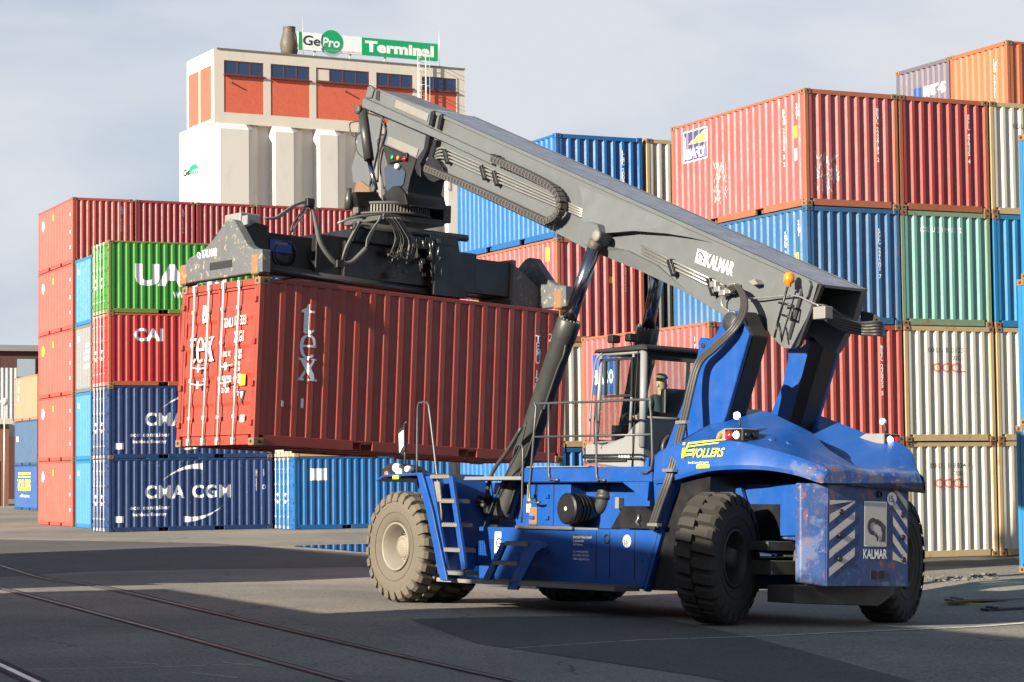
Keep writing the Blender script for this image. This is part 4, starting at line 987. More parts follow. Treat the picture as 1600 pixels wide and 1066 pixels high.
def circle15(u, v, y, r, parent, nrm=(0, 1, 0), pl=None, d=(-1, 0, 0)):
    p = pl if pl is not None else Lc(u, v, 'y', y); p = Vector(p); d = Vector(d)
    decal(disc_bm(r), p, p + d, M_WHITE, 'number_disc', parent, nrm, .005)
    q = p - d*r*.62 - Vector((0, 0, 1))*r*.48
    decal(text_bm('15', r*.98, .012, xs=.78), q, q + d, M_DK, 'lettering', parent, nrm, .009)
circle15(980, 846, 1.5, .085, tank)
# walkway strips and the front frame wall
def grating(name, x0, x1, y0, y1, z, parent=None, th=.06):
    b = MB(); b.box(x0, x1, y0, y1, z-th, z)
    n = int((x1-x0)/.05)
    for k in range(n): xx = x0 + .02 + k*.05; b.box(xx, xx+.022, y0+.004, y1+.004, z+.001, z+.012)
    return b.build(name, M_STEP, parent or ms)
grating('walkway', -5.0, -2.3, 1.505, 1.93, .40); 
b = MB(); b.box(-2.35, -.95, 1.05, 1.5, 1.80, 1.85); b.build('walkway_plate', M_WEAR, ms, bevel=.005)
b = MB(); b.box(-2.3, -.9, 1.0, 1.9, .33, .385); b.build('belly_plate', M_WEAR, ms)
# hood and deck under the cab
b = MB(); b.box(-4.7, -2.25, -1.38, 1.12, 1.125, 1.76); b.box(-3.35, -2.42, 1.12, 1.40, 1.125, 1.76); hood = b.build('engine_hood', M_BLUE, ms, bevel=.015)
b = MB(); b.box(-2.62, -2.60, 1.395, 1.403, 1.15, 1.75); b.box(-3.0, -2.98, 1.395, 1.403, 1.15, 1.75); b.build('panel_seam', M_DARK, hood)
b = MB(); 
for x in (-2.52, -2.85, -3.2): b.box(x-.05, x+.05, 1.40, 1.43, 1.55, 1.60); b.box(x-.05, x+.05, 1.40, 1.43, 1.25, 1.30)
b.build('hinge', M_BLUE, hood)
p = Lc(824, 783, 'y', 1.405); decal(rect_bm(.06, .25), p, p-Vector((1, 0, 0)), M_YLET, 'warning_label', hood); decal(rect_bm(.10, .12), p-Vector((-.01, 0, .16)), p-Vector((1, 0, .16)), M_WHITE, 'warning_label', hood)
b = MB(); b.box(-5.2, -2.38, -1.5, 1.5, 1.765, 1.97); deck = b.build('cab_deck', M_BLUE, ms, bevel=.012)
b = MB(); b.box(-3.9, -2.5, 1.42, 1.52, 1.972, 1.985); b.build('tread_strip', M_WEAR, deck)
MB().poly([(-4.6, 1.5, 1.765), (-5.15, 1.5, 1.765), (-5.12, 1.5, 1.52), (-4.9, 1.5, 1.62)], (0, -.25, 0)).build('deck_gusset', M_BLUE, deck)
# air filter, intake pipe, battery box, small bits
MY = lambda x, y, z: Matrix.Translation((x, y, z)) @ Matrix.Rotation(-math.pi/2, 4, 'X')
fc = Lc(884, 795, 'y', 1.58); b = MB(); b.lathe([(.0, 0), (.19, 0), (.215, -.02), (.215, -.12), (.195, -.125), (.195, -.15), (.21, -.155), (.21, -.185), (.19, -.19), (.19, -.215), (.205, -.22), (.205, -.25), (.185, -.255), (.185, -.28), (.20, -.285), (.20, -.32), (.18, -.33), (.18, -.50), (.16, -.54), (0, -.54)], MY(fc.x, 1.58, fc.z), 40, smooth=False)
af = b.build('air_filter', M_OILY, ms); MB().lathe([(0, .001), (.028, .001), (.028, .006), (0, .006)], MY(fc.x, 1.58, fc.z), 20).build('filter_badge', M_LENS, af)
b = MB(); b.tube(smooth_path([(fc.x-.05, 1.12, fc.z), (fc.x-.20, 1.12, fc.z+.05), (fc.x-.26, 1.12, fc.z+.2), (fc.x-.26, 1.12, 1.75)]), .10, 16); b.tube([(fc.x-.26, 1.12, 1.55), (fc.x-.26, 1.12, 1.62)], .12, 16); b.build('intake_pipe', M_CYL, af)
b = MB(); b.poly(PY(1.45, [(953, 826), (1016, 827), (1018, 800), (1006, 791), (973, 791)]), (0, -.40, 0)); bb = b.build('battery_box', M_OILY, ms, bevel=.012)
b = MB(); q = Lc(1000, 812, 'y', 1.45); b.tube([q+Vector((0, .03, .06)), q+Vector((-.03, .05, .02)), q+Vector((.02, .05, -.03)), q+Vector((-.02, .03, -.08))], .012, 6); b.build('latch', M_PIPE, bb)
b = MB(); q = Lc(965, 785, 'y', 1.2); b.box(q.x-.04, q.x+.04, 1.12, 1.22, q.z-.09, q.z+.07); b.build('fluid_bottle', M_WEAR, ms, bevel=.01)
b = MB(); b.box(-3.6, -2.3, 1.05, 1.55, 1.12, 1.16); b.box(-4.1, -3.6, 1.1, 1.5, 1.125, 1.15); b.build('deck_plate', M_STEP, ms)
b = MB(); b.box(-2.62, -2.44, 1.401, 1.41, 1.18, 1.42); b.build('radiator_screen', M_RUSTC, ms)

# ---- front fenders, ladder, steps
for sg in (1, -1):
    b = MB(); out = [(.46, 1.80), (.26, 1.87), (-.70, 1.89), (-.98, 1.35), (-1.38, .38)]
    inn = [(x+(.0 if i < 2 else .035), z-.035) for i, (x, z) in enumerate(out)]
    pts = [(x, 2.10*sg, z) for x, z in out] + [(x, 2.10*sg, z) for x, z in inn[::-1]]
    b.poly(pts, (0, -1.15*sg, 0)); 
    fl = [(-.62, 1.893), (-.76, 1.893), (-1.06, 1.34), (-1.47, .36), (-1.30, .36), (-.90, 1.33)]
    b.poly([(x, 2.115*sg, z) for x, z in fl], (0, -.04*sg, 0))
    fd = b.build('front_fender', M_BLUE, ms, bevel=.008)
ld = MB()
def lad(y, pts, th): ld.poly(PY(y, pts), (0, -th, 0))
lad(2.06, [(661, 744), (674, 744), (700, 897), (684, 897)], .05); lad(2.06, [(700, 744), (706, 744), (727, 889), (721, 893)], .05); lad(1.72, [(650, 744), (706, 744), (727, 893), (672, 897)], .03)
ladder = ld.build('ladder', M_BLUE, ms, bevel=.004)
for (u0, u1, v) in ((672, 702, 744), (689, 710, 782), (690, 714, 819), (693, 719, 858), (697, 724, 894)):
    p, q = Lc(u0, v, 'y', 2.07), Lc(u1, v, 'y', 2.07); grating('step', min(p.x, q.x), max(p.x, q.x), 1.80, 2.07, p.z+.015, ladder, .05)
st = MB(); st.poly(PY(1.93, [(783, 848), (790, 848), (762, 912), (752, 909)]), (0, -.05, 0)); st.poly(PY(1.93, [(826, 845), (848, 846), (849, 856), (838, 862), (806, 922), (792, 921)]), (0, -.05, 0)); st.poly(PY(1.5, [(826, 845), (848, 846), (849, 870), (800, 921), (792, 921)]), (0, -.001, 0))
steps = st.build('access_steps', M_BLUE, ms, bevel=.004)
for (u0, u1, v) in ((788, 824, 849), (770, 808, 879), (755, 795, 909)):
    p, q = Lc(u0, v, 'y', 1.95), Lc(u1, v, 'y', 1.95); grating('step', min(p.x, q.x), max(p.x, q.x), 1.62, 1.95, p.z+.02, steps, .05)
# handrails
rail_('handrail', seg(2.0, [(651.5, 744), (652, 690), (653, 636), (658, 629.5), (668, 630), (672, 650), (684, 752), (690, 800), (689, 819), (681, 822)]), .018)
hr = rail_('handrail', seg(1.52, [(844, 785), (831, 785), (827, 765), (831, 720), (838, 636), (842, 631), (930, 628), (1008, 624.5), (1016, 632), (1019, 690), (1018, 733), (1003, 739)]), .018)
rail_('rail_tube', seg(1.52, [(833, 683), (1018, 679)]), .016, parent=hr, sm=0); rail_('rail_post', seg(1.52, [(857.5, 630), (857.5, 738), (862, 749), (873, 750)]), .016, parent=hr); rail_('rail_post', seg(1.52, [(932, 628), (932, 740), (937, 749), (946, 751)]), .016, parent=hr)
rail_('handrail', seg(1.52, [(801, 716), (805, 699), (811, 695), (817, 702), (816, 760), (815, 817)]), .014)
# front lamps, side mirrors on the left fender
fl_ = MB(); q = Lc(617, 742, 'y', 1.95); fl_.poly(PY(2.0, [(597, 748), (597, 733), (607, 724), (628, 728), (640, 737), (643, 748)]), (0, -.35, 0)); lh = fl_.build('front_light_box', M_DARK, ms, bevel=.01)
MB().lathe([(0, 0), (.045, 0), (.05, -.03), (0, -.03)], MY(Lc(603, 741, 'y', 2.01).x, 2.01, Lc(603, 741, 'y', 2.01).z), 16).build('turn_signal', M_AMB, lh)
for (u, v, r) in ((617, 731, .07), (622, 739, .07), (635, 733, .05)): p = Lc(u, v, 'y', 2.03); MB().lathe([(0, .02), (r*.8, .01), (r, -.02), (r*.9, -.1), (0, -.12)], MY(p.x, 2.03, p.z), 20).build('headlight', M_LENS, lh)
p = Lc(618, 747, 'y', 2.1); decal(rect_bm(.16, .05), p+Vector((.06, .0, -.015)), p-Vector((1, 0, .015)), M_YEL, 'reflector', lh, out=.012)
mr = rail_('mirror_arm', seg(1.9, [(633, 725), (632, 690), (632, 663), (636, 660)]), .014); plate('mirror', 1.92, .04, [(622, 672), (631, 664), (632, 704), (629, 712), (622, 706)], M_DARK, mr); plate('mirror_glass', 1.93, .01, [(623, 678), (630, 672), (630, 697), (624, 708)], M_LENS, mr, 0)
plate('side_mirror', 2.03, .03, [(675, 752), (686, 753), (689, 784), (678, 785)], M_WEAR)

# ---- mast legs that carry the boom
for sg, mat_ in ((1, M_BLUE), (-1, M_BLUE)):
    outl = PY(.85, [(1091, 546), (1090, 535), (1094, 527), (1101, 528), (1107, 532), (1117, 525), (1127, 503), (1132, 492), (1141, 485), (1152, 486), (1170, 524), (1134, 650), (1113, 700), (1045, 745), (1022, 744), (1042, 694), (1060, 646), (1082, 590)])
    b = MB(); b.poly([(p.x, p.y*sg, p.z) for p in outl], (0, -.07*sg, 0)); mst = b.build('boom_mast', mat_, ms, bevel=.01)
    rr_ = PY(.85, [(1141, 485), (1152, 486), (1170, 524), (1134, 650), (1113, 700), (1098, 700), (1118, 645), (1146, 530)])
    b = MB(); b.poly([(p.x - .004, (p.y-.071)*sg, p.z) for p in rr_], (0, -.28*sg, 0)); b.build('mast_box', M_OILY, mst, bevel=.01)
    pc = Lc(1144, 504, 'y', .86); b = MB(); b.lathe([(0, .05), (.13, .05), (.14, .0), (.14, -.5), (0, -.5)], Matrix.Translation((pc.x, .86*sg, pc.z)) @ Matrix.Rotation(-math.pi/2*sg, 4, 'X'), 28); b.build('pivot_pin', M_CYL, mst)
    q = Lc(1098, 540, 'y', .861); MB().lathe([(0, .002), (.035, .002), (.035, .006), (0, .006)], Matrix.Translation((q.x, .855*sg, q.z)) @ Matrix.Rotation(-math.pi/2*sg, 4, 'X'), 16).build('lifting_eye', M_BLACK, mst)
    if sg == 1: plate('pin_keeper', .88, .02, [(1139, 487), (1147, 486), (1152, 497), (1147, 520), (1138, 512)], M_WEAR, mst)
# flared legs from mast to the sill, and the dark wheel arch behind
plate('side_leg', 1.485, .10, [(1037, 725), (1062, 690), (1072, 735), (1054, 757), (1009, 925), (1003, 921), (1029, 829), (1022, 775)], M_BLUE)
MB().poly([(-p.x*0+p.x, -p.y, p.z) for p in PY(1.52, [(1037, 725), (1062, 690), (1072, 735), (1054, 757), (1009, 925), (1003, 921), (1029, 829), (1022, 775)])], (0, .10, 0)).build('side_leg', M_BLUE, ms)
MB().poly(PY(1.42, [(1052, 757), (1110, 745), (1104, 925), (1009, 922)]), (0, -.9, 0)).build('wheel_arch', M_OILY, ms)
MB().poly(PY(1.45, [(1020, 745), (1040, 700), (1062, 690), (1065, 745), (1035, 825), (1025, 825)]), (0, -.6, 0)).build('leg_box', M_BLUE, ms, bevel=.01)

def edge_wear(m, kind='panel', amt=.115):
    nt = m.node_tree; L = nt.links.new; bs_ = nt.nodes['Principled BSDF']; src = bs_.inputs['Base Color'].links[0].from_socket
    tc = nd(nt, 'ShaderNodeTexCoord'); sx = nd(nt, 'ShaderNodeSeparateXYZ'); L(tc.outputs['Object'], sx.inputs[0])
    def rg_(s_, a, c):
        r = nd(nt, 'ShaderNodeMapRange'); r.inputs[1].default_value = a; r.inputs[2].default_value = c; L(s_, r.inputs[0]); return r.outputs[0]
    def mm(op, a, c):
        n = nd(nt, 'ShaderNodeMath', operation=op); L(a, n.inputs[0]); (L(c, n.inputs[1]) if not isinstance(c, float) else setattr(n.inputs[1], 'default_value', c)); return n.outputs[0]
    if kind == 'cowl': e = mm('MULTIPLY', rg_(sx.outputs['X'], -7.15, -7.75), rg_(sx.outputs['Z'], 2.12, 1.95))
    else: e = mm('MAXIMUM', mm('MAXIMUM', rg_(sx.outputs['Y'], .45, 1.0), rg_(sx.outputs['Z'], .72, .50)), rg_(sx.outputs['Z'], 1.62, 1.78))
    prev = src
    for sc_, th, col, k in ((3.2, .62, (.09, .12, .22), .75), (5.5, .70, (.20, .075, .03), .9), (16., .74, (.34, .34, .36), .7)):
        n = nd(nt, 'ShaderNodeTexNoise'); n.inputs['Scale'].default_value = sc_; n.inputs['Detail'].default_value = 9; n.inputs['Roughness'].default_value = .72; L(tc.outputs['Object'], n.inputs['Vector'])
        f = mm('MULTIPLY', rg_(mm('ADD', n.outputs[0], mm('MULTIPLY', e, amt)), th, th+.05), k)
        x = nd(nt, 'ShaderNodeMix', data_type='RGBA'); L(f, x.inputs['Factor']); L(prev, x.inputs['A']); x.inputs['B'].default_value = (*col, 1); prev = x.outputs['Result']
    L(prev, bs_.inputs['Base Color'])
M_BLUEC = paint('cowl_blue', (.004, .055, .24), .34, rust=0, dirt=.35, fade=.25, bump=.06, streak=.3, spec=.6)
edge_wear(M_BLUEC, 'cowl', .16)
# ---- rear cowl: cross sections along x, mirrored
def lerp_secs(S0, n):
    out = []
    for i in range(len(S0)-1):
        a, b_, c, d = S0[max(i-1, 0)], S0[i], S0[i+1], S0[min(i+2, len(S0)-1)]
        for k in range(n):
            t = k/n; out.append(tuple(.5*((2*q)+(-p+r)*t+(2*p-5*q+4*r-w)*t*t+(-p+3*q-3*r+w)*t**3) for p, q, r, w in zip(a, b_, c, d)))
    return out + [S0[-1]]
#       x     outer rim: yb  zb  top: yo  zo   left ridge  valley  right ridge  right rim y
secs = [(-5.25, 1.50, 1.74, 1.47, 2.16, 2.52, 2.30, 2.72, 1.50), (-5.6, 1.53, 1.77, 1.49, 2.26, 2.74, 2.15, 2.75, 1.52), (-6.0, 1.55, 1.84, 1.50, 2.30, 2.73, 2.12, 2.64, 1.52), (-6.4, 1.55, 1.90, 1.49, 2.29, 2.60, 2.07, 2.52, 1.48),
        (-6.8, 1.53, 1.92, 1.44, 2.26, 2.45, 1.98, 2.41, 1.42), (-7.1, 1.44, 1.92, 1.36, 2.20, 2.24, 1.96, 2.36, 1.34), (-7.35, 1.34, 1.90, 1.27, 2.14, 2.12, 1.94, 2.22, 1.20), (-7.6, 1.20, 1.85, 1.14, 2.06, 2.01, 1.95, 2.00, 1.02), (-7.80, 1.04, 1.77, 1.00, 1.97, 1.94, 1.93, 1.94, .84), (-7.85, .98, 1.765, .95, 1.90, 1.89, 1.88, 1.88, .80)]
b = MB(); rows = []
for (x, yb, zb_, yo, zo, z1_, zv, z2_, yr) in lerp_secs(secs, 4):
    k = min(1.0, (x+7.85)/1.2)          # the right ridge swings in towards the tail
    y2 = min(1.10, yr - .12)
    ring = [(yb-.10, zb_), (yb, zb_), (yb+.012, zb_+.05), (yo+.02, zo-.06), (yo-.04, zo), ((yo+.26)/2, (zo+z1_)/2+.03), (.26, z1_), (.19, z1_-.015), (.03, zv+.015), (-.03, zv),
            (-(.03+y2)/2, (zv+z2_)/2), (-y2+.03, z2_), (-y2-.02, z2_-.015), (-(y2+yr)/2, (z2_+zo)/2-.10), (-yr, min(zo, z2_-.05)-.15), (-yr-.012, zb_+.05), (-yr, zb_), (-yr+.10, zb_)]
    rows.append([b.bm.verts.new((x, y, z)) for y, z in ring])
for p_, q_ in zip(rows, rows[1:]):
    n = len(p_)
    for i in range(n): f = b.bm.faces.new((p_[i], p_[(i+1) % n], q_[(i+1) % n], q_[i])); f.smooth = True
b.bm.faces.new(rows[0]); b.bm.faces.new(rows[-1][::-1])
for p_, q_ in zip(rows, rows[1:]):
    for i in (0, 1, 2, 4, 6, 7, 8, 9, 11, 12, 15, 16, 17):
        e = b.bm.edges.get((p_[i], q_[i]))
        if e: e.smooth = False
for i in range(18):
    for r_ in (rows[0], rows[-1]):
        e = b.bm.edges.get((r_[i], r_[(i+1) % 18]))
        if e: e.smooth = False
cowl = b.build('rear_cowl', M_BLUEC, ms)
# lettering on the left cowl
MV = lambda u, v: Lc(u, v, 'y', 1.515)
q0, q1 = MV(1062, 714), MV(1124, 712)
d_ = (q1-q0).normalized(); kx = (q1-q0).length
from mathutils.bvhtree import BVHTree
cbvh = BVHTree.FromPolygons([v.co.copy() for v in cowl.data.vertices], [tuple(p.vertices) for p in cowl.data.polygons])
def cowl_text(bm, u, v, m, nm='lettering', off=.011):
    p = Lc(u, v, 'y', 1.53); bmesh.ops.triangulate(bm, faces=bm.faces)
    for k in range(1, 40): bmesh.ops.bisect_plane(bm, geom=bm.verts[:]+bm.edges[:]+bm.faces[:], plane_co=(k*.04, 0, 0), plane_no=(1, 0, 0))
    o = decal(bm, p, p + d_, m, nm, cowl, out=0)
    for q in o.data.vertices:
        h = cbvh.ray_cast(Vector((q.co.x, 2.2, q.co.z)), Vector((0, -1, 0)))
        if h[0] is not None: q.co.y = h[0].y + off
    return o
cowl_text(text_bm('VOLLERS', .115, .012, 1.0, xs=.93, shear=.22), 1083, 715, M_YLET)
cowl_text(poly_bm([[(0, .20), (.05, .20), (.07, .05), (.12, .20), (.17, .20), (.09, 0), (.04, 0)], [(.17, .20), (.72, .235), (.72, .215), (.16, .172)], [(.17, .15), (.68, .190), (.68, .172), (.15, .135)], [(.14, .10), (.30, .11), (.29, .085), (.12, .075)], [(.12, .05), (.26, .055), (.25, .03), (.11, .02)]]), 1064, 716, M_YLET, 'emblem', .022)
cowl_text(text_bm('Port & Commodity Logistics', .030, .002, xs=.85), 1078, 725, M_WHITE); cowl_text(rect_bm(.24, .045), 1092, 732, M_YLET, 'label_bar')
# two round caps let into the cowl
for u, v in ((1206, 686), (1234, 692)):
    o_ = MINV @ CAMP; r_ = (MINV.to_3x3() @ ray(u, v)).normalized(); h = cbvh.ray_cast(o_, r_)
    if h[0] is not None: MB().lathe([(0, .006), (.045, .006), (.055, .0), (.055, -.01), (0, -.01)], Matrix.Translation(h[0]) @ h[1].to_track_quat('Z', 'Y').to_matrix().to_4x4(), 20).build('filler_cap', M_BLUE, cowl)
# lamps on the cowl
def rear_lamps(y, u0, sg):
    p = Lc(u0, 690, 'y', y) if sg > 0 else Vector((-6.62, y, 2.26))
    base = Vector((-6.55 if sg > 0 else -6.75, (1.38 if sg > 0 else 1.22)*sg, 2.275 if sg > 0 else 2.30))
    b = MB(); b.poly([base+Vector((.28, 0, 0)), base+Vector((-.24, 0, 0)), base+Vector((-.24, 0, .165)), base+Vector((.10, 0, .17)), base+Vector((.22, 0, .12))], (0, -.28*sg, 0)); h = b.build('rear_light_box', M_CABG, ms, bevel=.015)
    b = MB(); b.box(base.x-.265, base.x-.241, base.y-.27*sg if sg > 0 else base.y+.01, base.y-.01 if sg > 0 else base.y+.27, base.z+.01, base.z+.155); b.build('lamp_panel', M_OILY, h)
    if sg > 0:
        b = MB(); b.box(base.x-.235, base.x+.05, base.y, base.y+.015, base.z+.01, base.z+.155); b.build('lamp_panel', M_OILY, h)
        for dx, r, m in ((.15, .035, M_AMB), (-.02, .058, M_RED), (-.16, .05, M_LAMP)):
            MB().lathe([(0, .03), (r*.7, .025), (r, .0), (r, -.02), (0, -.02)], MY(base.x+dx, base.y+.018, base.z+.08), 20).build('rear_light', m, h)
    for dy, m, r in ((.07, M_RED if sg < 0 else M_OILY, .05), (.19, M_LAMP if sg < 0 else M_OILY, .05)):
        yy = base.y - dy*sg; MB().lathe([(0, .03), (r*.7, .025), (r, 0), (0, -.01)], Matrix.Translation((base.x-.268, yy, base.z+.085)) @ Matrix.Rotation(-math.pi/2, 4, 'Y'), 20).build('rear_light', m, h)
    b = MB(); b.tube(smooth_path([(base.x-.1, base.y-.1*sg, base.z+.19), (base.x-.08, base.y-.1*sg, base.z+.30), (base.x-.02, base.y-.1*sg, base.z+.33)]), .012, 6); b.build('lamp_stalk', M_DARK, h)
    MB().lathe([(0, .03), (.035, .025), (.05, 0), (.04, -.04), (0, -.05)], Matrix.Translation((base.x-.05, base.y-.1*sg, base.z+.33)) @ Matrix.Rotation(-math.pi/2, 4, 'Y') @ Matrix.Rotation(.5*sg, 4, 'X'), 20).build('work_lamp', M_LAMP if sg > 0 else M_LENS, h)
rear_lamps(1.4, 1125, 1); rear_lamps(-1.4, 1380, -1)
# counterweight
b = MB(); prof = [(-7.78, .50), (-7.78, 1.76), (-6.1, 1.76), (-6.2, 1.45), (-6.55, 1.10), (-7.35, 1.04), (-7.42, .50)]
b.poly([(x, .86, z) for x, z in prof], (0, -1.44, 0))
b.poly([(-7.778, .861, .50), (-7.778, .861, 1.76), (-7.56, 1.10, 1.76), (-7.56, 1.08, .54)], (.10, 0, 0)); b.poly([(-7.778, -.581, .50), (-7.778, -.581, 1.76), (-7.64, -.70, 1.76), (-7.64, -.66, .52)], (.12, 0, 0))
cw = b.build('counterweight', M_BLUEW, ms, bevel=.012)
edge_wear(M_BLUEW)
b = MB(); b.poly([(-6.15, .90, 1.755), (-7.50, .90, 1.755), (-7.42, .90, 1.12), (-6.9, .90, 1.10)], (0, -.04, 0)); b.poly([(-6.15, .92, 1.755), (-6.32, .92, 1.755), (-6.62, .92, 1.05), (-6.45, .92, .98)], (0, .06, 0)); b.build('side_skirt', M_BLUE, cw, bevel=.006)
X0 = -7.783
def cwd(bm, y, z, m, nm='lettering', out=.004): p = Vector((X0, y, z)); return decal(bm, p, p - Vector((0, 1, 0)), m, nm, cw, (-1, 0, 0), out)
cwd(rect_bm(.40, .56), .22, 1.00, M_WHITE, 'logo_panel'); cwd(rect_bm(.37, .53), .205, 1.015, plain('logo_grey', (.42, .41, .38), .6), 'logo_panel', .007)
def kalmar_mark(s):
    ps = ring_polys(.33, .52, .28, .30, .13, .15, R(20), R(290), 22); ps += [[(.55, .80), (.95, .52), (.93, .0), (.72, .0), (.78, .3), (.70, .5), (.52, .64)], [(.42, .22), (.5, .28), (.58, .18), (.6, .02), (.52, .0), (.5, .12)]]
    return [[(x*s, y*s) for x, y in p] for p in ps]
cwd(poly_bm(kalmar_mark(.36)), .185, 1.06, M_DK, 'logo_mark', .011); cwd(text_bm('KALMAR', .12, .018, xs=.66), .23, .85, M_WHITE)
cwd(disc_bm(.085), -.27, 1.60, M_WHITE, 'number_disc', .004); cwd(text_bm('15', .085, .012, xs=.78), -.218, 1.558, M_DK, out=.008)
M_REFL = paint('reflective_white', (.46, .45, .43), .5, rust=.1, dirt=.5, chips=.3, chipcol=(.10, .12, .25))
def chevs(y0, w, up, n=5):
    ps = []
    for k in range(n):
        z = .62 + k*.22; h = .105; s_ = .26 if up else -.26
        a = [(0, z), (w, z+s_), (w, z+s_+h), (0, z+h)]
        a = [(x, min(1.56, max(.56, y))) for x, y in a]
        ps.append(a)
    return ps
cwd(poly_bm([[(x, z-.5) for x, z in p] for p in chevs(0, .44, True)]), .82, .50, M_REFL, 'chevron_strip', .004)
cwd(poly_bm([[(x, z-.5) for x, z in p] for p in chevs(0, .26, False)]), -.29, .72, M_REFL, 'chevron_strip', .004)
for yy, zz in ((.62, 1.42), (.63, 1.13), (.64, .84), (-.46, 1.40), (-.47, 1.12), (-.48, .84)):
    MB().lathe([(.0, .02), (.035, .02), (.035, 0), (0, 0)], Matrix.Translation((X0, yy, zz)) @ Matrix.Rotation(-math.pi/2, 4, 'Y'), 14).build('anchor_bolt', M_OILY, cw)
MB().lathe([(.03, .0), (.045, .0), (.045, .02), (.03, .02)], Matrix.Translation((X0, -.05, 1.65)) @ Matrix.Rotation(-math.pi/2, 4, 'Y'), 18, closed=True).build('tow_hole', M_OILY, cw)
b = MB(); b.box(X0-.006, X0+.02, .0, .10, .60, .70); b.box(X0-.006, X0+.02, -.14, -.04, .60, .70); b.build('pocket', M_BLACK, cw)
# rear axle and heavy beam under the counterweight
b = MB(); b.box(-7.12, -6.62, -1.05, 1.15, .62, .80); b.box(-7.10, -6.66, -1.05, 1.2, .92, 1.04); b.box(-7.0, -6.7, -.3, .3, .5, 1.1); b.tube([(-7.05, 1.25, .86), (-7.05, .7, .86)], .035, 12); b.tube([(-7.05, .75, .86), (-7.05, -.2, .86)], .09, 16); ax = b.build('rear_axle', M_AXLE, ms, bevel=.008)
b = MB(); b.tube([(-7.05, 1.32, .86), (-7.05, .72, .86)], .042, 14); b.build('steering_rod', M_CHROME, ax)
b = MB(); b.poly([(-7.40, 1.02, .50), (-7.40, 1.02, .28), (-7.40, -.45, .24), (-7.40, -.75, .40), (-7.40, -.75, .50)], (.5, 0, 0)); b.box(-7.44, -6.9, .98, -.5, .49, .56) if False else None; b.build('axle_beam', M_AXLE, ms, bevel=.01)
b = MB(); b.box(-7.0, -6.3, -.9, .9, 1.1, 1.5); b.build('rear_frame', M_OILY, ms)

# ---- lift cylinders
for sg in (1, -1):
    p0 = Lc(787, 806, 'y', 1.02); p1 = Lc(932, 376, 'y', .62); p0.y, p1.y = 1.02*sg, .62*sg
    if sg < 0: p1.y = -.62
    ax_ = (p1-p0).normalized(); Ln = (p1-p0).length; Q = Matrix.Translation(p0) @ ax_.to_track_quat('Z', 'Y').to_matrix().to_4x4()
    bl_ = Ln*.715
    b = MB(); b.lathe([(0, -.12), (.11, -.11), (.155, -.02), (.164, .05), (.164, bl_-.32), (.176, bl_-.30), (.176, bl_-.02), (.168, bl_), (.10, bl_)], Q, 32); cyl = b.build('lift_cylinder', M_CYL, ms)
    b = MB(); b.lathe([(.098, bl_-.05), (.098, Ln-.1), (0, Ln-.1)], Q, 28); b.build('cylinder_rod', M_CHROME, cyl)
    b = MB(); b.lathe([(0, Ln-.18), (.09, Ln-.17), (.105, Ln-.08), (.105, Ln+.0), (0, Ln+.04)], Q, 24); b.build('rod_eye', M_AXLE, cyl)
    b = MB()
    for k in range(16): a = 2*math.pi*k/16; b.lathe([(.012, bl_), (.012, bl_+.02), (.005, bl_+.022)], Q @ Matrix.Translation((.138*math.cos(a), .138*math.sin(a), 0)), 6, smooth=False)
    b.build('gland_bolt', M_PIPE, cyl)
    s_ = Vector((0, 1, 0))*sg; side = ax_.cross(s_).normalized()
    q_ = lambda t, o=.17: p0 + ax_*t + s_*.06 + (-side if sg > 0 else side)*-1*o
    b = MB(); b.tube(smooth_path([q_(.1), q_(1.2), q_(bl_-.75), q_(bl_-.5, .20), q_(bl_-.32, .17)]), .022, 8); b.tube(smooth_path([q_(.1, .19)+s_*.05, q_(1.2, .19)+s_*.05, q_(bl_-1.3, .19)+s_*.05]), .018, 8); b.build('cylinder_pipe', M_DARK, cyl)
    b = MB(); b.box(p0.x-.16, p0.x+.10, .84*sg if sg > 0 else -1.2, 1.2 if sg > 0 else -.84, p0.z-.28, p0.z-.02); b.build('cylinder_foot', M_DARK, ms, bevel=.02)
b = MB()
for (u, v) in ((751, 789), (757, 781), (764, 797), (749, 800)): p = Lc(u, v, 'y', 1.1); b.box(p.x-.09, p.x+.09, 1.0, 1.2, p.z-.06, p.z+.06)
b.build('valve_block', M_OILY, ms, bevel=.02)
for pts, r in (([(722, 818), (721, 806), (728, 797), (742, 789), (758, 790)], .035), ([(719, 806), (722, 792), (733, 785), (750, 782)], .035), ([(760, 778), (763, 760), (768, 742), (777, 726), (792, 706), (815, 668)], .03), ([(741, 878), (742, 865), (765, 800), (790, 742), (812, 700), (822, 660)], .013), ([(722, 840), (726, 846), (734, 848)], .03), ([(722, 832), (727, 838), (735, 838)], .03)):
    hose('hydraulic_hose', seg(1.22, pts), r, M_HOSE)

# ---- cab
CY = .83
cab = MB().poly(PY(CY, [(909, 724), (909, 712), (913, 694), (927, 690), (936, 697), (972, 684), (986, 668), (1003, 650), (1003, 733), (985, 735)]), (0, -1.66, 0)).build('cab', M_CABG, ms, bevel=.03)
xr = Lc(1003, 650, 'y', CY).x; zc0 = Lc(1003, 650, 'y', CY).z; zr_ = Lc(1000, 547, 'y', CY).z; xf = Lc(930, 690, 'y', CY).x; xt = Lc(938, 553, 'y', CY).x; zf = Lc(930, 690, 'y', CY).z
zbot = Lc(1003, 733, 'y', CY).z
b = MB()
for s_ in (CY, -CY):
    for a, c, r_ in (((xr, zbot+.3), (xr, zr_), .055), ((xf, zf), (xt, zr_), .03), ((xt-.02, zr_-.02), (xr, zr_-.02), .03), ((xr+.28, zc0-.3), (xr+.22, zr_), .022)):
        b.tube([(a[0], s_*.97, a[1]), (c[0], s_*.97, c[1])], r_, 8)
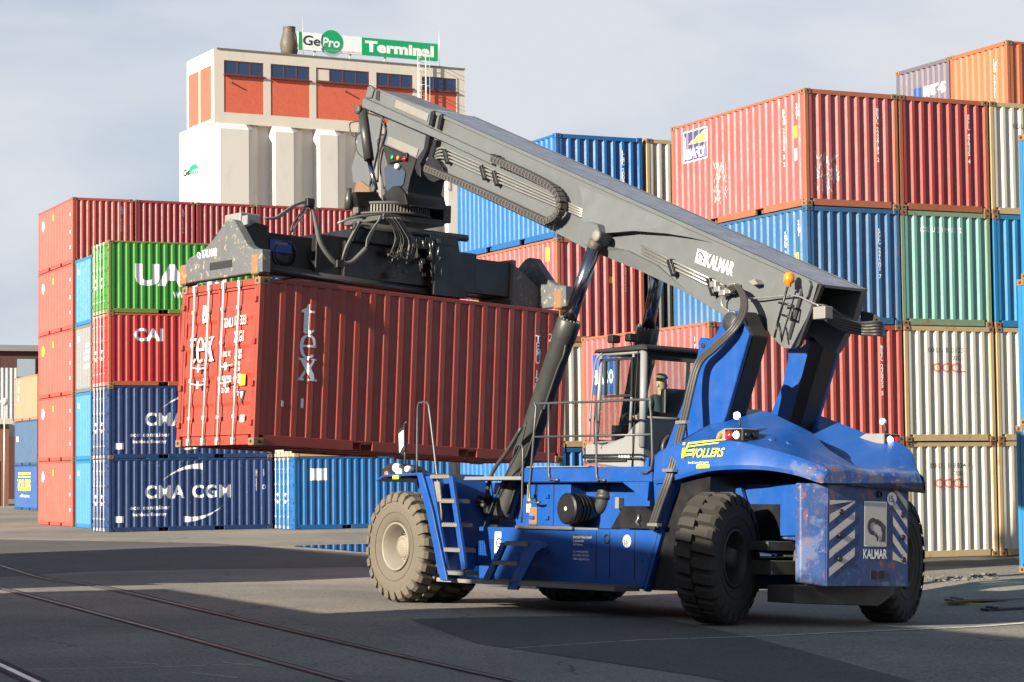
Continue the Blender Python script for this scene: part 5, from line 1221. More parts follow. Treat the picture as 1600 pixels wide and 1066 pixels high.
b.tube([(xt, CY, zr_-.01), (xt, -CY, zr_-.01)], .03, 8); b.tube([(xr, CY, zc0), (xr, -CY, zc0)], .035, 8); b.tube([(xf, CY, zf), (xf, -CY, zf)], .03, 8)
b.build('cab_post', M_CABG, cab)
b = MB(); b.poly([(xt+.10, CY+.05, zr_), (xt+.06, CY+.05, zr_+.05), (xr-.05, CY+.05, zr_+.075), (xr-.13, CY+.05, zr_+.03), (xr-.13, CY+.05, zr_-.01)], (0, -2*(CY+.05), 0)); b.build('cab_roof', M_DARK, cab, bevel=.015)
b = MB(); b.box(xr-.02, xr+.0, -CY+.03, CY-.03, zc0+.02, zr_-.03); b.build('rear_window', M_GLASS, cab)
b = MB(); 
for y0, y1, z0, z1 in ((-CY, CY, zc0, zc0+.06), (-CY, CY, zr_-.07, zr_-.01), (-CY, -CY+.06, zc0, zr_), (CY-.07, CY-.01, zc0, zr_)): b.box(xr-.035, xr-.021, y0, y1, z0, z1)
b.build('window_seal', M_BLACK, cab)
b = MB(); b.poly([(xr+.26, CY-.02, zr_-.06), (xt-.02, CY-.02, zr_-.06), (xf-.03, CY-.02, zf+.04), (xf-.40, CY-.02, zf+.06), (xr+.30, CY-.02, zf+.30)], (0, -.008, 0)); b.build('door_window', M_GLASS, cab)
b = MB(); b.poly([(xr+.26, -CY+.02, zr_-.06), (xt-.02, -CY+.02, zr_-.06), (xf-.03, -CY+.02, zf+.04), (xr+.30, -CY+.02, zf+.30)], (0, .008, 0)); b.build('right_window', M_GLASS, cab)
b = MB(); b.poly([(xt+.0, -CY+.04, zr_-.05), (xt+.0, CY-.04, zr_-.05), (xf+.0, CY-.04, zf+.05), (xf+.0, -CY+.04, zf+.05)], (-.008, 0, .0)); b.build('windscreen', M_GLASS, cab)
b = MB(); wz0, wz1 = Lc(960, 619, 'y', CY).z, Lc(960, 562, 'y', CY).z; wx0, wx1 = Lc(946, 600, 'y', CY).x, Lc(988, 600, 'y', CY).x; wm = Lc(965, 600, 'y', CY).x
for xx in (wx0, wm, wx1): b.box(xx-.016, xx+.016, CY-.02, CY+.015, wz0, wz1)
for zz in (wz0, wz1): b.box(wx1-.016, wx0+.016, CY-.021, CY+.014, zz-.016, zz+.016)
b.build('sliding_frame', M_DARK, cab)
b = MB(); b.tube(PY(CY+.02, [(997, 549), (992, 640), (989, 700), (987, 733)]), .008, 6); b.tube([(xr+.30, CY+.012, zbot+.12), (xf+.15, CY+.012, zbot+.12)], .02, 6); b.tube(PY(CY+.02, [(910, 714), (1003, 717)]), .018, 6); b.build('door_seam', M_BLACK, cab)
p = Lc(967, 716, 'y', CY+.03); decal(text_bm('KALMAR', .045, .005), p, p-Vector((1, 0, 0)), M_WHITE, parent=cab)
for u in (947, 974): 
    p = Lc(u, 540, 'y', CY); b = MB(); b.tube([(p.x, .7, zr_+.04), (p.x, .7, zr_+.14)], .018, 6); b.box(p.x-.07, p.x+.05, .62, .78, zr_+.14, zr_+.25); b.build('work_light', M_OILY, cab, bevel=.015)
rail_('grab_bar', seg(.9, [(921, 690), (923, 640), (930, 570), (936, 556), (941, 553)]), .014, M_CABG, cab); rail_('mirror_bracket', seg(.95, [(930, 696), (928, 665), (933, 600)]), .010, M_DARK, cab)
b = MB(); q = Lc(939, 652, 'y', .8); b.lathe([(.055, 0), (.075, 0), (.075, .02), (.055, .02)], Matrix.Translation((q.x-.15, .45, q.z)) @ Matrix.Rotation(1.1, 4, 'Y'), 22, closed=True); b.build('steering_wheel', M_BLACK, cab)
b = MB(); b.box(-3.95, -3.45, -.22, .30, 2.35, 2.50, bev=.03); b.box(-4.02, -3.90, -.20, .28, 2.45, 3.10, bev=.03); b.box(-3.65, -3.1, -.5, -.30, 2.3, 2.75); b.box(-3.2, -3.0, -.4, .4, 2.1, 2.6); b.build('operator_seat', M_OILY, cab)
b = MB(); b.lathe([(.17, 0), (.22, .0), (.22, .05), (.17, .05)], Matrix.Translation((xr-.03, .30, 2.25)) @ Matrix.Rotation(-math.pi/2, 4, 'Y'), 26, closed=True); b.lathe([(0, .01), (.17, .01), (.17, .03), (0, .03)], Matrix.Translation((xr-.01, .30, 2.25)) @ Matrix.Rotation(-math.pi/2, 4, 'Y'), 26); b.build('fan_ring', M_CYL, cab)
plate('bracket', .9, .1, [(1003, 735), (1010, 714), (1014, 716), (1012, 738)], M_BLUE, cab)

# ---- boom
def side_box(name, y, pts, m, parent=ms, bevel=.008): return MB().poly(PY(y, pts), (0, -2*y, 0)).build(name, m, parent, bevel=bevel)
OB = [(676, 172), (1282, 444), (1268, 492), (1240, 545), (1228, 544), (1196, 512), (1165, 496), (1137, 496), (1052, 447), (1003, 424), (917, 390), (846, 352), (690, 279), (664, 262)]
# hollow outer section: two side plates, top and bottom plates
P_ = PY(.40, OB); b = MB(); b.poly(P_, (0, -.05, 0)); b.poly([(p.x, -.35, p.z) for p in P_], (0, -.05, 0))
def strip_plate(b, a, c, th, y0=-.352, y1=.352):
    d = (c-a).normalized(); n = Vector((-d.z, 0, d.x))
    if n.z < 0: n = -n
    q = [Vector((a.x, y1, a.z)), Vector((c.x, y1, c.z)), Vector((c.x, y1, c.z))-n*th, Vector((a.x, y1, a.z))-n*th]; b.poly(q, (0, y0-y1, 0))
M_GTOP = paint('boom_top_grey', (.11, .11, .125), .20, rust=0, dirt=.35, fade=.3, bump=.02, spec=.9)
for i in range(5, 13): strip_plate(b, P_[i+1], P_[i], -.03)
b.poly([(p.x, .349, p.z) for p in PY(.40, [(1262, 486), (1268, 492), (1262, 497), (1130, 440), (1130, 433)])], (0, -.698, 0))
boom = b.build('boom', M_GREY, ms, bevel=.004)
b = MB(); strip_plate(b, P_[0], P_[1], .04, -.40, .40); b.build('top_plate', M_GTOP, boom, bevel=.004)
b = MB(); b.poly(PY(.349, [(1210, 418), (1215, 420), (1180, 500), (1174, 497)]), (0, -.698, 0)); b.build('boom_bulkhead', M_BLACK, boom)
# top flange lip and raised side shapes
top = MB(); a, c = P_[0], P_[1]; d = (c-a).normalized(); n = Vector((-d.z, 0, d.x)); n = n if n.z > 0 else -n
for y0, y1 in ((.401, .43), (-.43, -.401)): top.poly([Vector((a.x, y0, a.z))+n*.004, Vector((c.x, y0, c.z))+n*.004, Vector((c.x, y0, c.z))-n*.05, Vector((a.x, y0, a.z))-n*.05], (0, y1-y0, 0))
top.build('top_flange', M_GREY, boom, bevel=.006)
def wedge(name, pts, th, m, parent, sg=1):
    """raised side plate whose thickness changes from corner to corner"""
    b = MB(); A = PY(.40, pts); f = [b.bm.verts.new((p.x, (.402+t)*sg, p.z)) for p, t in zip(A, th)]; g = [b.bm.verts.new((p.x, .395*sg, p.z)) for p in A]
    n = len(f); fc = b.bm.faces.new(f); bmesh.ops.triangulate(b.bm, faces=[fc])
    for i in range(n): b.bm.faces.new((f[i], g[i], g[(i+1) % n], f[(i+1) % n]))
    return b.build(name, m, parent)
for sg in (1, -1):
    wedge('boom_flare', [(905, 291), (915, 315), (919, 345), (940, 362), (955, 366), (1000, 362), (1050, 366), (1085, 372), (1115, 380), (1060, 350), (960, 312)], [.0, .05, .12, .14, .14, .12, .09, .06, .0, .0, .0], M_GREY, boom, sg)
    wedge('boom_flare', [(925, 384), (948, 384), (985, 392), (1030, 415), (1070, 452), (1085, 462), (1052, 447), (1003, 424), (930, 394)], [.06, .10, .09, .05, .01, .0, .01, .02, .02], M_GREY, boom, sg)
    wedge('end_plate', [(1226, 422), (1282, 444), (1268, 492), (1240, 545), (1228, 544), (1203, 520), (1196, 470)], [.0, .05, .05, .05, .05, .03, .0], M_GREY, boom, sg)
    pp = PY(.5, [(919, 352), (930, 348), (945, 352), (950, 365), (945, 386), (934, 390), (926, 384), (918, 370)]); b = MB(); b.poly([(p.x, .66*sg, p.z) for p in pp], (0, -.26*sg, 0)); br_ = b.build('cylinder_bracket', M_GREY, boom, bevel=.015)
    q = Lc(935, 369, 'y', .66); MB().lathe([(0, .06), (.07, .06), (.085, .04), (.085, 0), (0, 0)], Matrix.Translation((q.x, .66*sg, q.z)) @ Matrix.Rotation(-math.pi/2*sg, 4, 'X'), 20).build('bracket_pin', M_WEAR, br_)
b = MB()
for pts in ([(1254, 443), (1258, 444), (1234, 530), (1229, 530)], [(1281, 444), (1284, 446), (1248, 540), (1242, 545)]): b.poly(PY(.47, pts), (0, -.06, 0))
b.build('end_rib', M_DARK, boom)
plate('lifting_lug', .50, .05, [(1252, 445), (1256, 437), (1263, 438), (1266, 446), (1262, 462), (1256, 470)], M_GREY, boom)
b = MB()
for a_, c_ in (((1231, 447), (1215, 505)), ((1217, 473), (1240, 478)), ((1222, 492), (1238, 497)), ((1240, 478), (1237, 496)), ((1215, 505), (1210, 528)), ((1217, 505), (1222, 532))): b.tube(seg(.58, [a_, c_]), .015, 6)
b.build('lamp_bracket', M_OILY, boom)
q = Lc(1233, 436, 'y', .60); MB().lathe([(0, .085), (.04, .08), (.065, .055), (.07, .0), (.07, -.045), (.03, -.06), (.03, -.10), (0, -.10)], Matrix.Translation(q), 20).build('beacon', M_AMB, boom)
p, q = Lc(1086, 410, 'y', .40), Lc(1160, 437, 'y', .40)
dd = (q-p).normalized()
decal(rect_bm(.19, .19), p, q, M_WHITE, 'logo_panel', boom); decal(poly_bm(kalmar_mark(.16)), p+dd*.015+Vector((-.01, 0, .03)), q+Vector((-.01, 0, .03)), M_DK, 'logo_mark', boom, out=.008)
decal(text_bm('KALMAR', .185, .022, xs=.60), p+dd*.21, q+dd*.21, M_WHITE, parent=boom)
# inner section
IB = [(576, 139), (593, 140.5), (676, 173), (690, 200), (668, 250), (650, 248), (597, 225), (607, 188), (571, 172), (570, 156)]
ib = side_box('inner_boom', .33, IB, M_GREY, boom)
for sg in (1, -1):
    for pts in ([(620, 156), (671, 178), (668, 190), (617, 168)], [(608, 213), (655, 233), (651, 246), (605, 226)]):
        A = PY(.33, pts); b = MB(); b.poly([(p.x, .345*sg, p.z) for p in A], (0, -.02*sg, 0)); b.build('wear_pad', M_WEAR, ib, bevel=.004)
plate('boom_tip_ear', .36, .06, [(571, 153), (574, 136), (579, 134), (584, 140), (580, 153)], M_GREY, ib); plate('tip_notch', .345, .05, [(586, 155), (588, 141), (593, 142), (592, 158)], M_BLACK, ib)
b = MB(); tp2 = PY(.33, [(576, 139), (676, 173)]); b = MB(); strip_plate(b, tp2[0]+Vector((0, 0, .006)), tp2[1]+Vector((0, 0, .006)), .005, -.33, .33); b.build('top_plate', M_GTOP, ib)
tray = plate('hose_tray', .50, .10, [(567, 153), (768, 244), (768, 257), (690, 220), (565, 167)], M_GREY, boom)
# collar guards
for pts in ([(673, 174), (677, 173), (678, 178), (674, 197), (669, 196)], [(686, 180), (690, 178), (690, 184), (686, 203), (682, 201)]): plate('collar_bar', .47, .08, pts, M_OILY, boom)
for pts in ([(665, 211), (671, 213), (668, 232), (656, 258), (657, 277), (651, 272), (648, 262), (652, 246), (662, 232)], [(677, 218), (682, 220), (675, 246), (684, 252), (691, 262), (693, 275), (689, 280), (678, 285), (669, 281), (662, 272), (661, 261), (668, 248)]):
    plate('collar_guard', .50, .14, pts, M_OILY, boom); A = PY(.50, pts); MB().poly([(p.x, -.36, p.z) for p in A], (0, -.14, 0)).build('collar_guard', M_OILY, boom)
# energy chain
def chain(name, path, w, h, step, m, parent):
    pts = smooth_path(path, 8); b = MB(); acc = 0; last = pts[0]; centre = []
    tot = 0; cum = [0]
    for a, c in zip(pts, pts[1:]): tot += (c-a).length; cum.append(tot)
    n = int(tot/step)
    for k in range(n):
        s_ = (k+.5)*tot/n; i = max(j for j in range(len(cum)) if cum[j] <= s_); i = min(i, len(pts)-2)
        t = (s_-cum[i])/max(1e-6, cum[i+1]-cum[i]); p = pts[i].lerp(pts[i+1], t); d = (pts[min(i+2, len(pts)-1)]-pts[max(i-1, 0)]).normalized()
        up = d.cross(Vector((0, 1, 0))).normalized(); Mx = Matrix((( d.x, 0, up.x, p.x), (d.y, 1, up.y, p.y), (d.z, 0, up.z, p.z), (0, 0, 0, 1)))
        b.box(-step*.46, step*.46, -w/2, w/2, -h/2, h/2, M=Mx); b.box(-step*.25, step*.25, -w/2-.012, w/2+.012, -h*.32, h*.32, M=Mx)
    return b.build(name, m, parent)
M_CHAIN = paint('energy_chain', (.055, .052, .048), .6, rust=0, dirt=.4)
chain('energy_chain', seg(.56, [(770, 248), (812, 266), (850, 285), (866, 296), (875, 310), (877, 325), (870, 338), (858, 345), (846, 343), (760, 303), (667, 263)]), .12, .10, .085, M_CHAIN, boom)
plate('chain_anchor', .56, .1, [(766, 240), (776, 243), (776, 252), (767, 250)], M_OILY, boom)
for k in range(4):
    o = k*5.2
    b = MB(); b.tube(smooth_path(seg(.45, [(667, 250+o*.4), (680, 236+o*.8), (690, 231+o), (704, 236+o), (780, 269.5+o), (925, 334+o*.72)]), 4), .017, 8); b.build('steel_pipe', M_PIPE, boom)
    if k < 3: b = MB(); b.tube(seg(.44, [(1003, 384+o*1.1), (1060, 412+o*1.1), (1132, 446+o*1.1)]), .018, 8); b.build('steel_pipe', M_PIPE, boom)
for (u, v) in ((698, 242), (756, 267), (775, 276), (1050, 415), (1112, 445)):
    q = Lc(u, v, 'y', .46); b = MB(); Mx = Matrix.Translation(q) @ Matrix.Rotation(.43, 4, 'Y'); b.box(-.035, .035, -.05, .05, -.16, .09, bev=.008, M=Mx); b.build('pipe_clamp', M_OILY, boom)
for k in range(3):
    hose('boom_hose', [Lc(1135+k*3, 452+k*3, 'y', .5)] + [Lc(u+k*3.5, v+k*1.5, 'y', y) for u, v, y in ((1148, 447, .58), (1158, 462, .68), (1158, 485, .8), (1143, 512, .95), (1115, 540, 1.0), (1094, 558, 1.02), (1084, 575, 1.05), (1076, 605, 1.12), (1067, 645, 1.25), (1045, 735, 1.56), (1026, 790, 1.60), (1014, 826, 1.60))], .026, M_HOSE, boom)
b = MB()
for (u, v) in ((1062, 660), (1042, 735), (1018, 820)):
    q = Lc(u+3, v, 'y', 1.60 if v > 700 else 1.32); b.box(q.x-.12, q.x+.08, q.y-.04, q.y+.04, q.z-.02, q.z+.02)
b.build('hose_clamp', M_PIPE, ms)
for pts, y, r in (([(1135, 455), (1128, 470), (1130, 480), (1140, 486)], .5, .014), ([(1165, 466), (1185, 466), (1240, 462), (1262, 470), (1280, 478)], .50, .012)): hose('boom_cable', seg(y, pts), r, M_PIPE, boom)
for k in range(5):
    x0 = -6.65 - .0*k; y0 = .42 - .05*k
    hose('tail_hose', [Lc(1285, 483+k*3, 'y', .40-.02*k), Lc(1310, 497+k*4, 'x', -7.25), Lc(1345, 505+k*4.2, 'x', -7.35), Lc(1372, 503+k*5, 'x', -7.5-.03*k), Lc(1380, 510+k*3, 'x', -7.4), Lc(1368, 494+k*2, 'x', -7.1), Lc(1345, 488+k*3, 'x', -6.9)], .021, M_HOSE, boom)
hose('tail_hose', [Lc(1272, 476, 'y', .45), Lc(1290, 478, 'y', .45), Lc(1308, 488, 'x', -7.2), Lc(1318, 500, 'x', -7.1)], .016, M_HOSE, boom)
b = MB(); q = Lc(1284, 488, 'y', .5); b.box(q.x-.12, q.x+.10, .42, .56, q.z-.09, q.z+.07, bev=.01); b.build('junction_box', M_WEAR, boom)
b = MB()
for (u, v) in ((1118, 445), (1124, 452), (1132, 458), (1141, 455), (1148, 448)): q = Lc(u, v, 'y', .48); b.box(q.x-.06, q.x+.06, .42, .54, q.z-.04, q.z+.04, bev=.01)
b.build('hose_manifold', M_PIPE, boom)
for pts in ([(1168, 440), (1176, 446), (1184, 444), (1178, 436)], ): plate('cable_support', .52, .12, pts, M_WEAR, boom)
# ---- boom head and rotator
hd = side_box('boom_head', .34, [(597, 226), (650, 249), (640, 280), (636, 300), (641, 322), (604, 322), (600, 298), (606, 262)], M_DARK, boom)
MB().poly(PY(-.30, [(566, 172), (600, 186), (592, 240), (580, 292), (560, 288), (555, 284), (553, 262), (560, 235)]), (0, .05, 0)).build('head_plate', M_GREY, boom, bevel=.006)
MB().poly(PY(.36, [(600, 262), (607, 258), (628, 262), (633, 270), (630, 288), (612, 304), (602, 296)]), (0, -.015, 0)).build('head_cover', paint('glossy_cover', (.03, .045, .07), .15, rust=0), boom, bevel=.004)
MB().poly(PY(.40, [(597, 306), (612, 292), (622, 290), (632, 303), (636, 320), (600, 322)]), (0, -.8, 0)).build('rotator_lug', M_OILY, boom, bevel=.01)
MB().poly(PY(.30, [(553, 322), (553, 300), (556, 287), (562, 282), (570, 288), (578, 294), (588, 300), (589, 312), (584, 322)]), (0, -.05, 0)).build('rotator_bracket', M_RUSTB, boom, bevel=.008)
MB().poly(PY(-.25, [(553, 322), (553, 300), (556, 287), (562, 282), (570, 288), (578, 294), (588, 300), (589, 312), (584, 322)]), (0, -.05, 0)).build('rotator_bracket', M_RUSTB, boom, bevel=.008)
t0, t1, t2 = Lc(566, 172, 'y', .42), Lc(577, 250, 'y', .42), Lc(587, 296, 'y', .42)
b = MB(); b.tube([t0, t1], .085, 20); tc_ = b.build('tilt_cylinder', M_CYL, boom); b = MB(); b.tube([t1, t2], .045, 16); b.build('cylinder_rod', M_CHROME, tc_) if False else b.build('tilt_rod', M_CHROME, boom)
MB().lathe([(0, .03), (.08, .03), (.08, -.03), (0, -.03)], MY(t0.x, .5, t0.z), 18).build('cylinder_pin', M_AXLE, boom); MB().lathe([(0, .03), (.07, .03), (.07, -.03), (0, -.03)], MY(t2.x, .47, t2.z+.0), 18).build('cylinder_pin', M_AXLE, boom)
b = MB(); q = Lc(622, 247, 'y', .37); b.box(Lc(636, 247, 'y', .37).x, Lc(608, 247, 'y', .37).x, .34, .38, q.z-.06, q.z+.06, bev=.01); sl_ = b.build('signal_light', M_OILY, boom)
for u, v, m in ((613, 246, M_GRN), (622, 247, M_AMB), (632, 248, M_RED)): q = Lc(u, v, 'y', .39); MB().lathe([(0, .035), (.03, .028), (.042, 0), (0, 0)], MY(q.x, .38, q.z), 16).build('signal_lens', m, sl_)
q = Lc(619, 260, 'y', .42); MB().lathe([(0, .05), (.04, .035), (.05, 0), (.04, -.035), (0, -.05)], MY(q.x, .40, q.z), 16).build('round_lamp', M_LENS, boom)
for pts, r, y in (([(564, 190), (548, 192), (547, 203), (552, 213), (562, 208), (568, 200)], .012, .35), ([(556, 213), (555, 225), (560, 240), (573, 250)], .010, .35), ([(598, 190), (602, 205), (598, 222), (592, 245), (590, 285)], .018, .36), ([(602, 192), (606, 210), (600, 230), (594, 262), (600, 295)], .014, .30), ([(573, 176), (585, 180), (596, 182), (600, 190)], .016, .36)): hose('head_hose', seg(y, pts), r, M_HOSE, boom)
# ================================================================== spreader, measured in the frame of the container it holds
TC = Matrix.Translation(TX) @ Euler((0, .053, R(37.4))).to_matrix().to_4x4()
S = MINV @ TC; SI = S.inverted()
def Sc(u, v, ax, val):
    T_ = TC.inverted(); o = T_ @ CAMP; r = T_.to_3x3() @ ray(u, v); i = 'xyz'.index(ax); return o + r*((val-o[i])/r[i])
def sbuild(b, name, m, parent, bevel=.006):
    for v in b.bm.verts: v.co = S @ v.co
    return b.build(name, m, parent, bevel=bevel)
ZT = CH
yc = CW/2
b = MB(); z0, z1 = ZT+.22, ZT+.82
b.box(.28, 5.4, yc-.42, yc-.05, z0, z1); b.box(.6, 5.72, yc+.05, yc+.42, z0, z1); b.box(1.4, 4.6, yc-.55, yc+.55, z0-.02, z1+.06)
spr = sbuild(b, 'spreader', M_OILY, ms, .015)
for xx in (.75, 1.45):
    b = MB()
    b.lathe([(.20, 0), (.225, 0), (.225, .02), (.20, .02)], Matrix.Translation((xx+.15, yc-.42, z0+.27)) @ Matrix.Rotation(math.pi/2, 4, 'X'), 28, closed=True)
    b.lathe([(0, .001), (.20, .001), (.20, .004), (0, .004)], Matrix.Translation((xx+.15, yc-.42, z0+.27)) @ Matrix.Rotation(math.pi/2, 4, 'X'), 28)
    sbuild(b, 'cover_disc', M_DARK, spr, 0)
b = MB(); b.box(.62, 1.02, yc-.435, yc-.425, z1-.30, z1-.10); sbuild(b, 'blue_plate', plain('blue_plate', (.02, .06, .30), .4), spr, 0)
b = MB(); b.box(.70, .94, yc-.442, yc-.436, z1-.18, z1-.13); sbuild(b, 'plate_text', M_WEAR, spr, 0)
b = MB(); b.box(2.0, 4.0, yc-.75, yc+.75, z1-.02, z1+.20); b.box(3.55, 3.95, yc-.80, yc-.60, z0-.15, z1+.1); 
b.poly([(3.45, yc-.78, z1+.28), (4.02, yc-.78, z1+.28), (4.25, yc-.78, z0-.15), (3.55, yc-.78, z0-.15)], (0, .10, 0)); b.box(1.9, 4.1, yc-.62, yc-.5, z0+.0, z1)
sbuild(b, 'centre_frame', M_OILY, spr, .012)
b = MB(); b.tube([(.5, yc-.60, z0-.02), (4.2, yc-.60, z0-.10)], .07, 14); b.tube([(2.0, yc-.72, z1+.25), (4.25, yc-.72, z1+.27)], .06, 12); b.tube([(1.35, yc-.52, z0+.03), (.3, yc-.52, z0+.05)], .04, 10); sbuild(b, 'telescope_cylinder', M_CYL, spr, 0)
b = MB(); b.box(5.40, 5.50, yc-.46, yc-.02, z0-.06, z1+.05); sbuild(b, 'beam_collar', M_WEAR, spr)
# end frames with the rusty corner blocks
for side in (0, 1):
    xo = -.06 if side == 0 else CL-.16
    pl_ = [(290, 409), (297, 402), (312, 396), (333, 374), (352, 346), (358, 342), (365, 343), (373, 358), (386, 382), (396, 389), (409, 389), (409, 425), (384, 428), (340, 435), (300, 441), (292, 443)]
    A = [Sc(u, v, 'x', -.06) for u, v in pl_]
    b = MB(); b.poly([(xo, p.y, p.z) for p in A], (.16, 0, 0)); ef = sbuild(b, 'end_frame', M_SPRD, spr, .012)
    b = MB(); xx = xo-.006 if side == 0 else xo+.166; sl0, sl1 = Sc(328, 418, 'x', -.06), Sc(363, 412, 'x', -.06)
    b.box(min(xx, xx+.003), max(xx, xx+.003)+.004, min(sl0.y, sl1.y), max(sl0.y, sl1.y), sl0.z-.05, sl0.z+.07, bev=.003); sbuild(b, 'slot', M_BLACK, ef, 0)
    for y0 in (-.02, CW-.20):
        b = MB(); b.box(xo-.004, xo+.22 if side == 0 else xo+.18, y0, y0+.22, ZT+.03, ZT+.36); cb = sbuild(b, 'corner_block', M_RUSTC, ef, .02)
        b = MB(); b.box(xo+.05, xo+.14, y0-.006, y0+.02, ZT+.08, ZT+.14, bev=.01); b.box(xo+.04, xo+.15, y0-.006, y0+.02, ZT+.22, ZT+.26, bev=.01); sbuild(b, 'block_slot', M_BLACK, cb, 0)
        b = MB(); b.tube([(xo+.09, y0+.1, ZT-.05), (xo+.09, y0+.1, ZT+.05)], .03, 10); sbuild(b, 'twistlock', M_CYL, cb, 0)
    xa, xb = ((.08, .55) if side == 0 else (CL-.65, CL-.14))
    b = MB(); b.poly([(xa, yc-.48, z0-.02), (xb, yc-.48, z0-.02), (xb, yc-.48, z1+.10), ((xa+xb)/2, yc-.48, z1+.12), (xa, yc-.48, z1-.05)] if side == 0 else [(xa, yc-.48, z0-.15), (xb, yc-.60, z0-.16), (xb, yc-.60, ZT+.42), (xa, yc-.48, z1+.0)], (0, .96, 0)); sbuild(b, 'end_arm', M_OILY if side == 0 else M_SPRD, ef, .015)
    if side == 0: b = MB(); b.box(.05, .42, yc-.45, yc+.05, z1+.02, z1+.26, bev=.02); b.box(.08, .12, yc-.62, yc-.45, z1+.05, z1+.20); sbuild(b, 'motor_box', M_CABG, ef, 0)
p, q = S @ Vector((-.063, 1.72, ZT+.42)), S @ Vector((-.063, .8, ZT+.42)); nn = (S.to_3x3() @ Vector((-1, 0, 0)))
decal(text_bm('KALMAR', .13, .015, xs=.68), p, q, M_WHITE, parent=spr, nrm=nn); p2 = S @ Vector((-.063, 1.90, ZT+.41)); decal(poly_bm(kalmar_mark(.14)), p2, p2+(q-p), M_WHITE, 'logo_mark', spr, nn)
# slewing ring
rc = Lc(600, 331, 'x', 3.25); rc = Vector((3.25, .12, rc.z))
b = MB(); b.lathe([(0, -.10), (.68, -.10), (.68, -.07), (.58, -.06), (.58, .05), (.66, .06), (.66, .10), (0, .10)], Matrix.Translation(rc), 48); ring = b.build('slewing_ring', M_AXLE, spr)
b = MB()
for k in range(72): a = 2*math.pi*k/72; b.box(.59, .64, -.011, .011, -.065, .055, M=Matrix.Translation(rc) @ Matrix.Rotation(a, 4, 'Z'))
tt = b.build('gear_teeth', M_WEAR, ring)
b = MB(); b.box(rc.x-.62, rc.x+.3, rc.y-.78, rc.y-.62, rc.z-.16, rc.z+.13); b.box(rc.x-.6, rc.x+.6, rc.y-.66, rc.y+.55, rc.z-.22, rc.z-.12); b.build('ring_mount', M_AXLE, ring, bevel=.01)
q = Lc(545, 318, 'x', 3.2); b = MB(); b.lathe([(0, -.10), (.07, -.10), (.07, .12), (.045, .16), (.045, .25), (0, .26)], Matrix.Translation(q), 16); b.build('slew_motor', M_CYL, ring)
MB().poly([Lc(u, v, 'x', 3.0) for u, v in ((588, 300), (604, 322), (560, 322), (556, 300))], (.2, 0, 0)).build('ring_pedestal', M_OILY, ring)
# spreader hoses
M_SPIR = plain('spiral_hose', (.10, .10, .10), .5)
def sp(pts, r, m, nm='spreader_hose', x=2.55): 
    return hose(nm, [Lc(u, v, 'x', x) for u, v in pts], r, m, spr)
for k in range(3): sp([(412+k*2, 341), (430, 342-k), (445, 334-k*2), (460, 322-k), (478, 316-k), (484, 317)], .016, M_HOSEG)
sp([(483, 317), (476, 332), (462, 352), (457, 368)], .02, M_HOSEG); sp([(479, 318), (470, 333), (458, 350), (455, 362)], .018, M_HOSE)
hs = sp([(484, 316), (489, 330), (494, 352), (499, 375), (508, 392), (520, 407), (528, 413)], .040, M_SPIR, 'spiral_hose'); hs2 = sp([(530, 413), (548, 410), (560, 400), (572, 388)], .040, M_SPIR, 'spiral_hose')
for k in range(3): sp([(572, 388), (578-k*2, 372), (588-k, 352), (594+k*2, 338)], .013, M_HOSEG)
sp([(532, 412), (540, 388), (550, 368), (562, 345)], .022, M_HOSEG); sp([(536, 410), (545, 385), (556, 362), (566, 345)], .016, M_HOSEG)
rh = random.Random(9)
for k in range(9):
    a = 604+k*2.5; e = 612+k*5
    sp([(a, 340), (a+8+k, 352+k*1.5), (a+14+k*1.6, 372+k), (e, 392+rh.uniform(-4, 6)), (e-6+rh.uniform(-3, 6), 402+rh.uniform(-3, 8))], rh.choice([.009, .012, .014]), M_HOSEG if k % 2 else M_HOSE, 'thin_hose')
for k in range(6): sp([(606+k*6, 395+rh.uniform(-4, 4)), (612+k*6, 402+rh.uniform(-3, 3)), (618+k*6, 398+rh.uniform(-8, 6)), (622+k*6, 386+rh.uniform(-6, 8))], .011, M_HOSEG if k % 3 == 0 else M_HOSE, 'thin_hose', 2.5)
b = MB()
for k in range(26):
    u, v = rh.uniform(600, 688), rh.uniform(374, 432); q = Lc(u, v, 'x', 2.62); s_ = rh.uniform(.02, .055); b.box(q.x-.03, q.x+.03, q.y-s_, q.y+s_, q.z-s_, q.z+s_, bev=.006)
b.build('valve_bank', M_AXLE, spr)
b = MB()
for k in range(14):
    u, v = rh.uniform(652, 690), rh.uniform(375, 425); q = Lc(u, v, 'x', 2.55); b.tube([q, q+Vector((0, rh.uniform(-.03, .03), -rh.uniform(.06, .16)))], .009, 6)
b.build('valve_stem', M_PIPE, spr)
b = MB(); b.tube([Lc(u, v, 'x', 2.7) for u, v in ((528, 349), (545, 342), (562, 338), (600, 334))], .02, 6); b.build('cable_conduit', M_PIPE, spr)
for (u, v) in ((530, 413), (484, 317)): q = Lc(u, v, 'x', 2.52); b = MB(); b.box(q.x-.05, q.x+.05, q.y-.07, q.y+.07, q.z-.07, q.z+.07, bev=.02); b.build('hose_knuckle', M_OILY, spr)

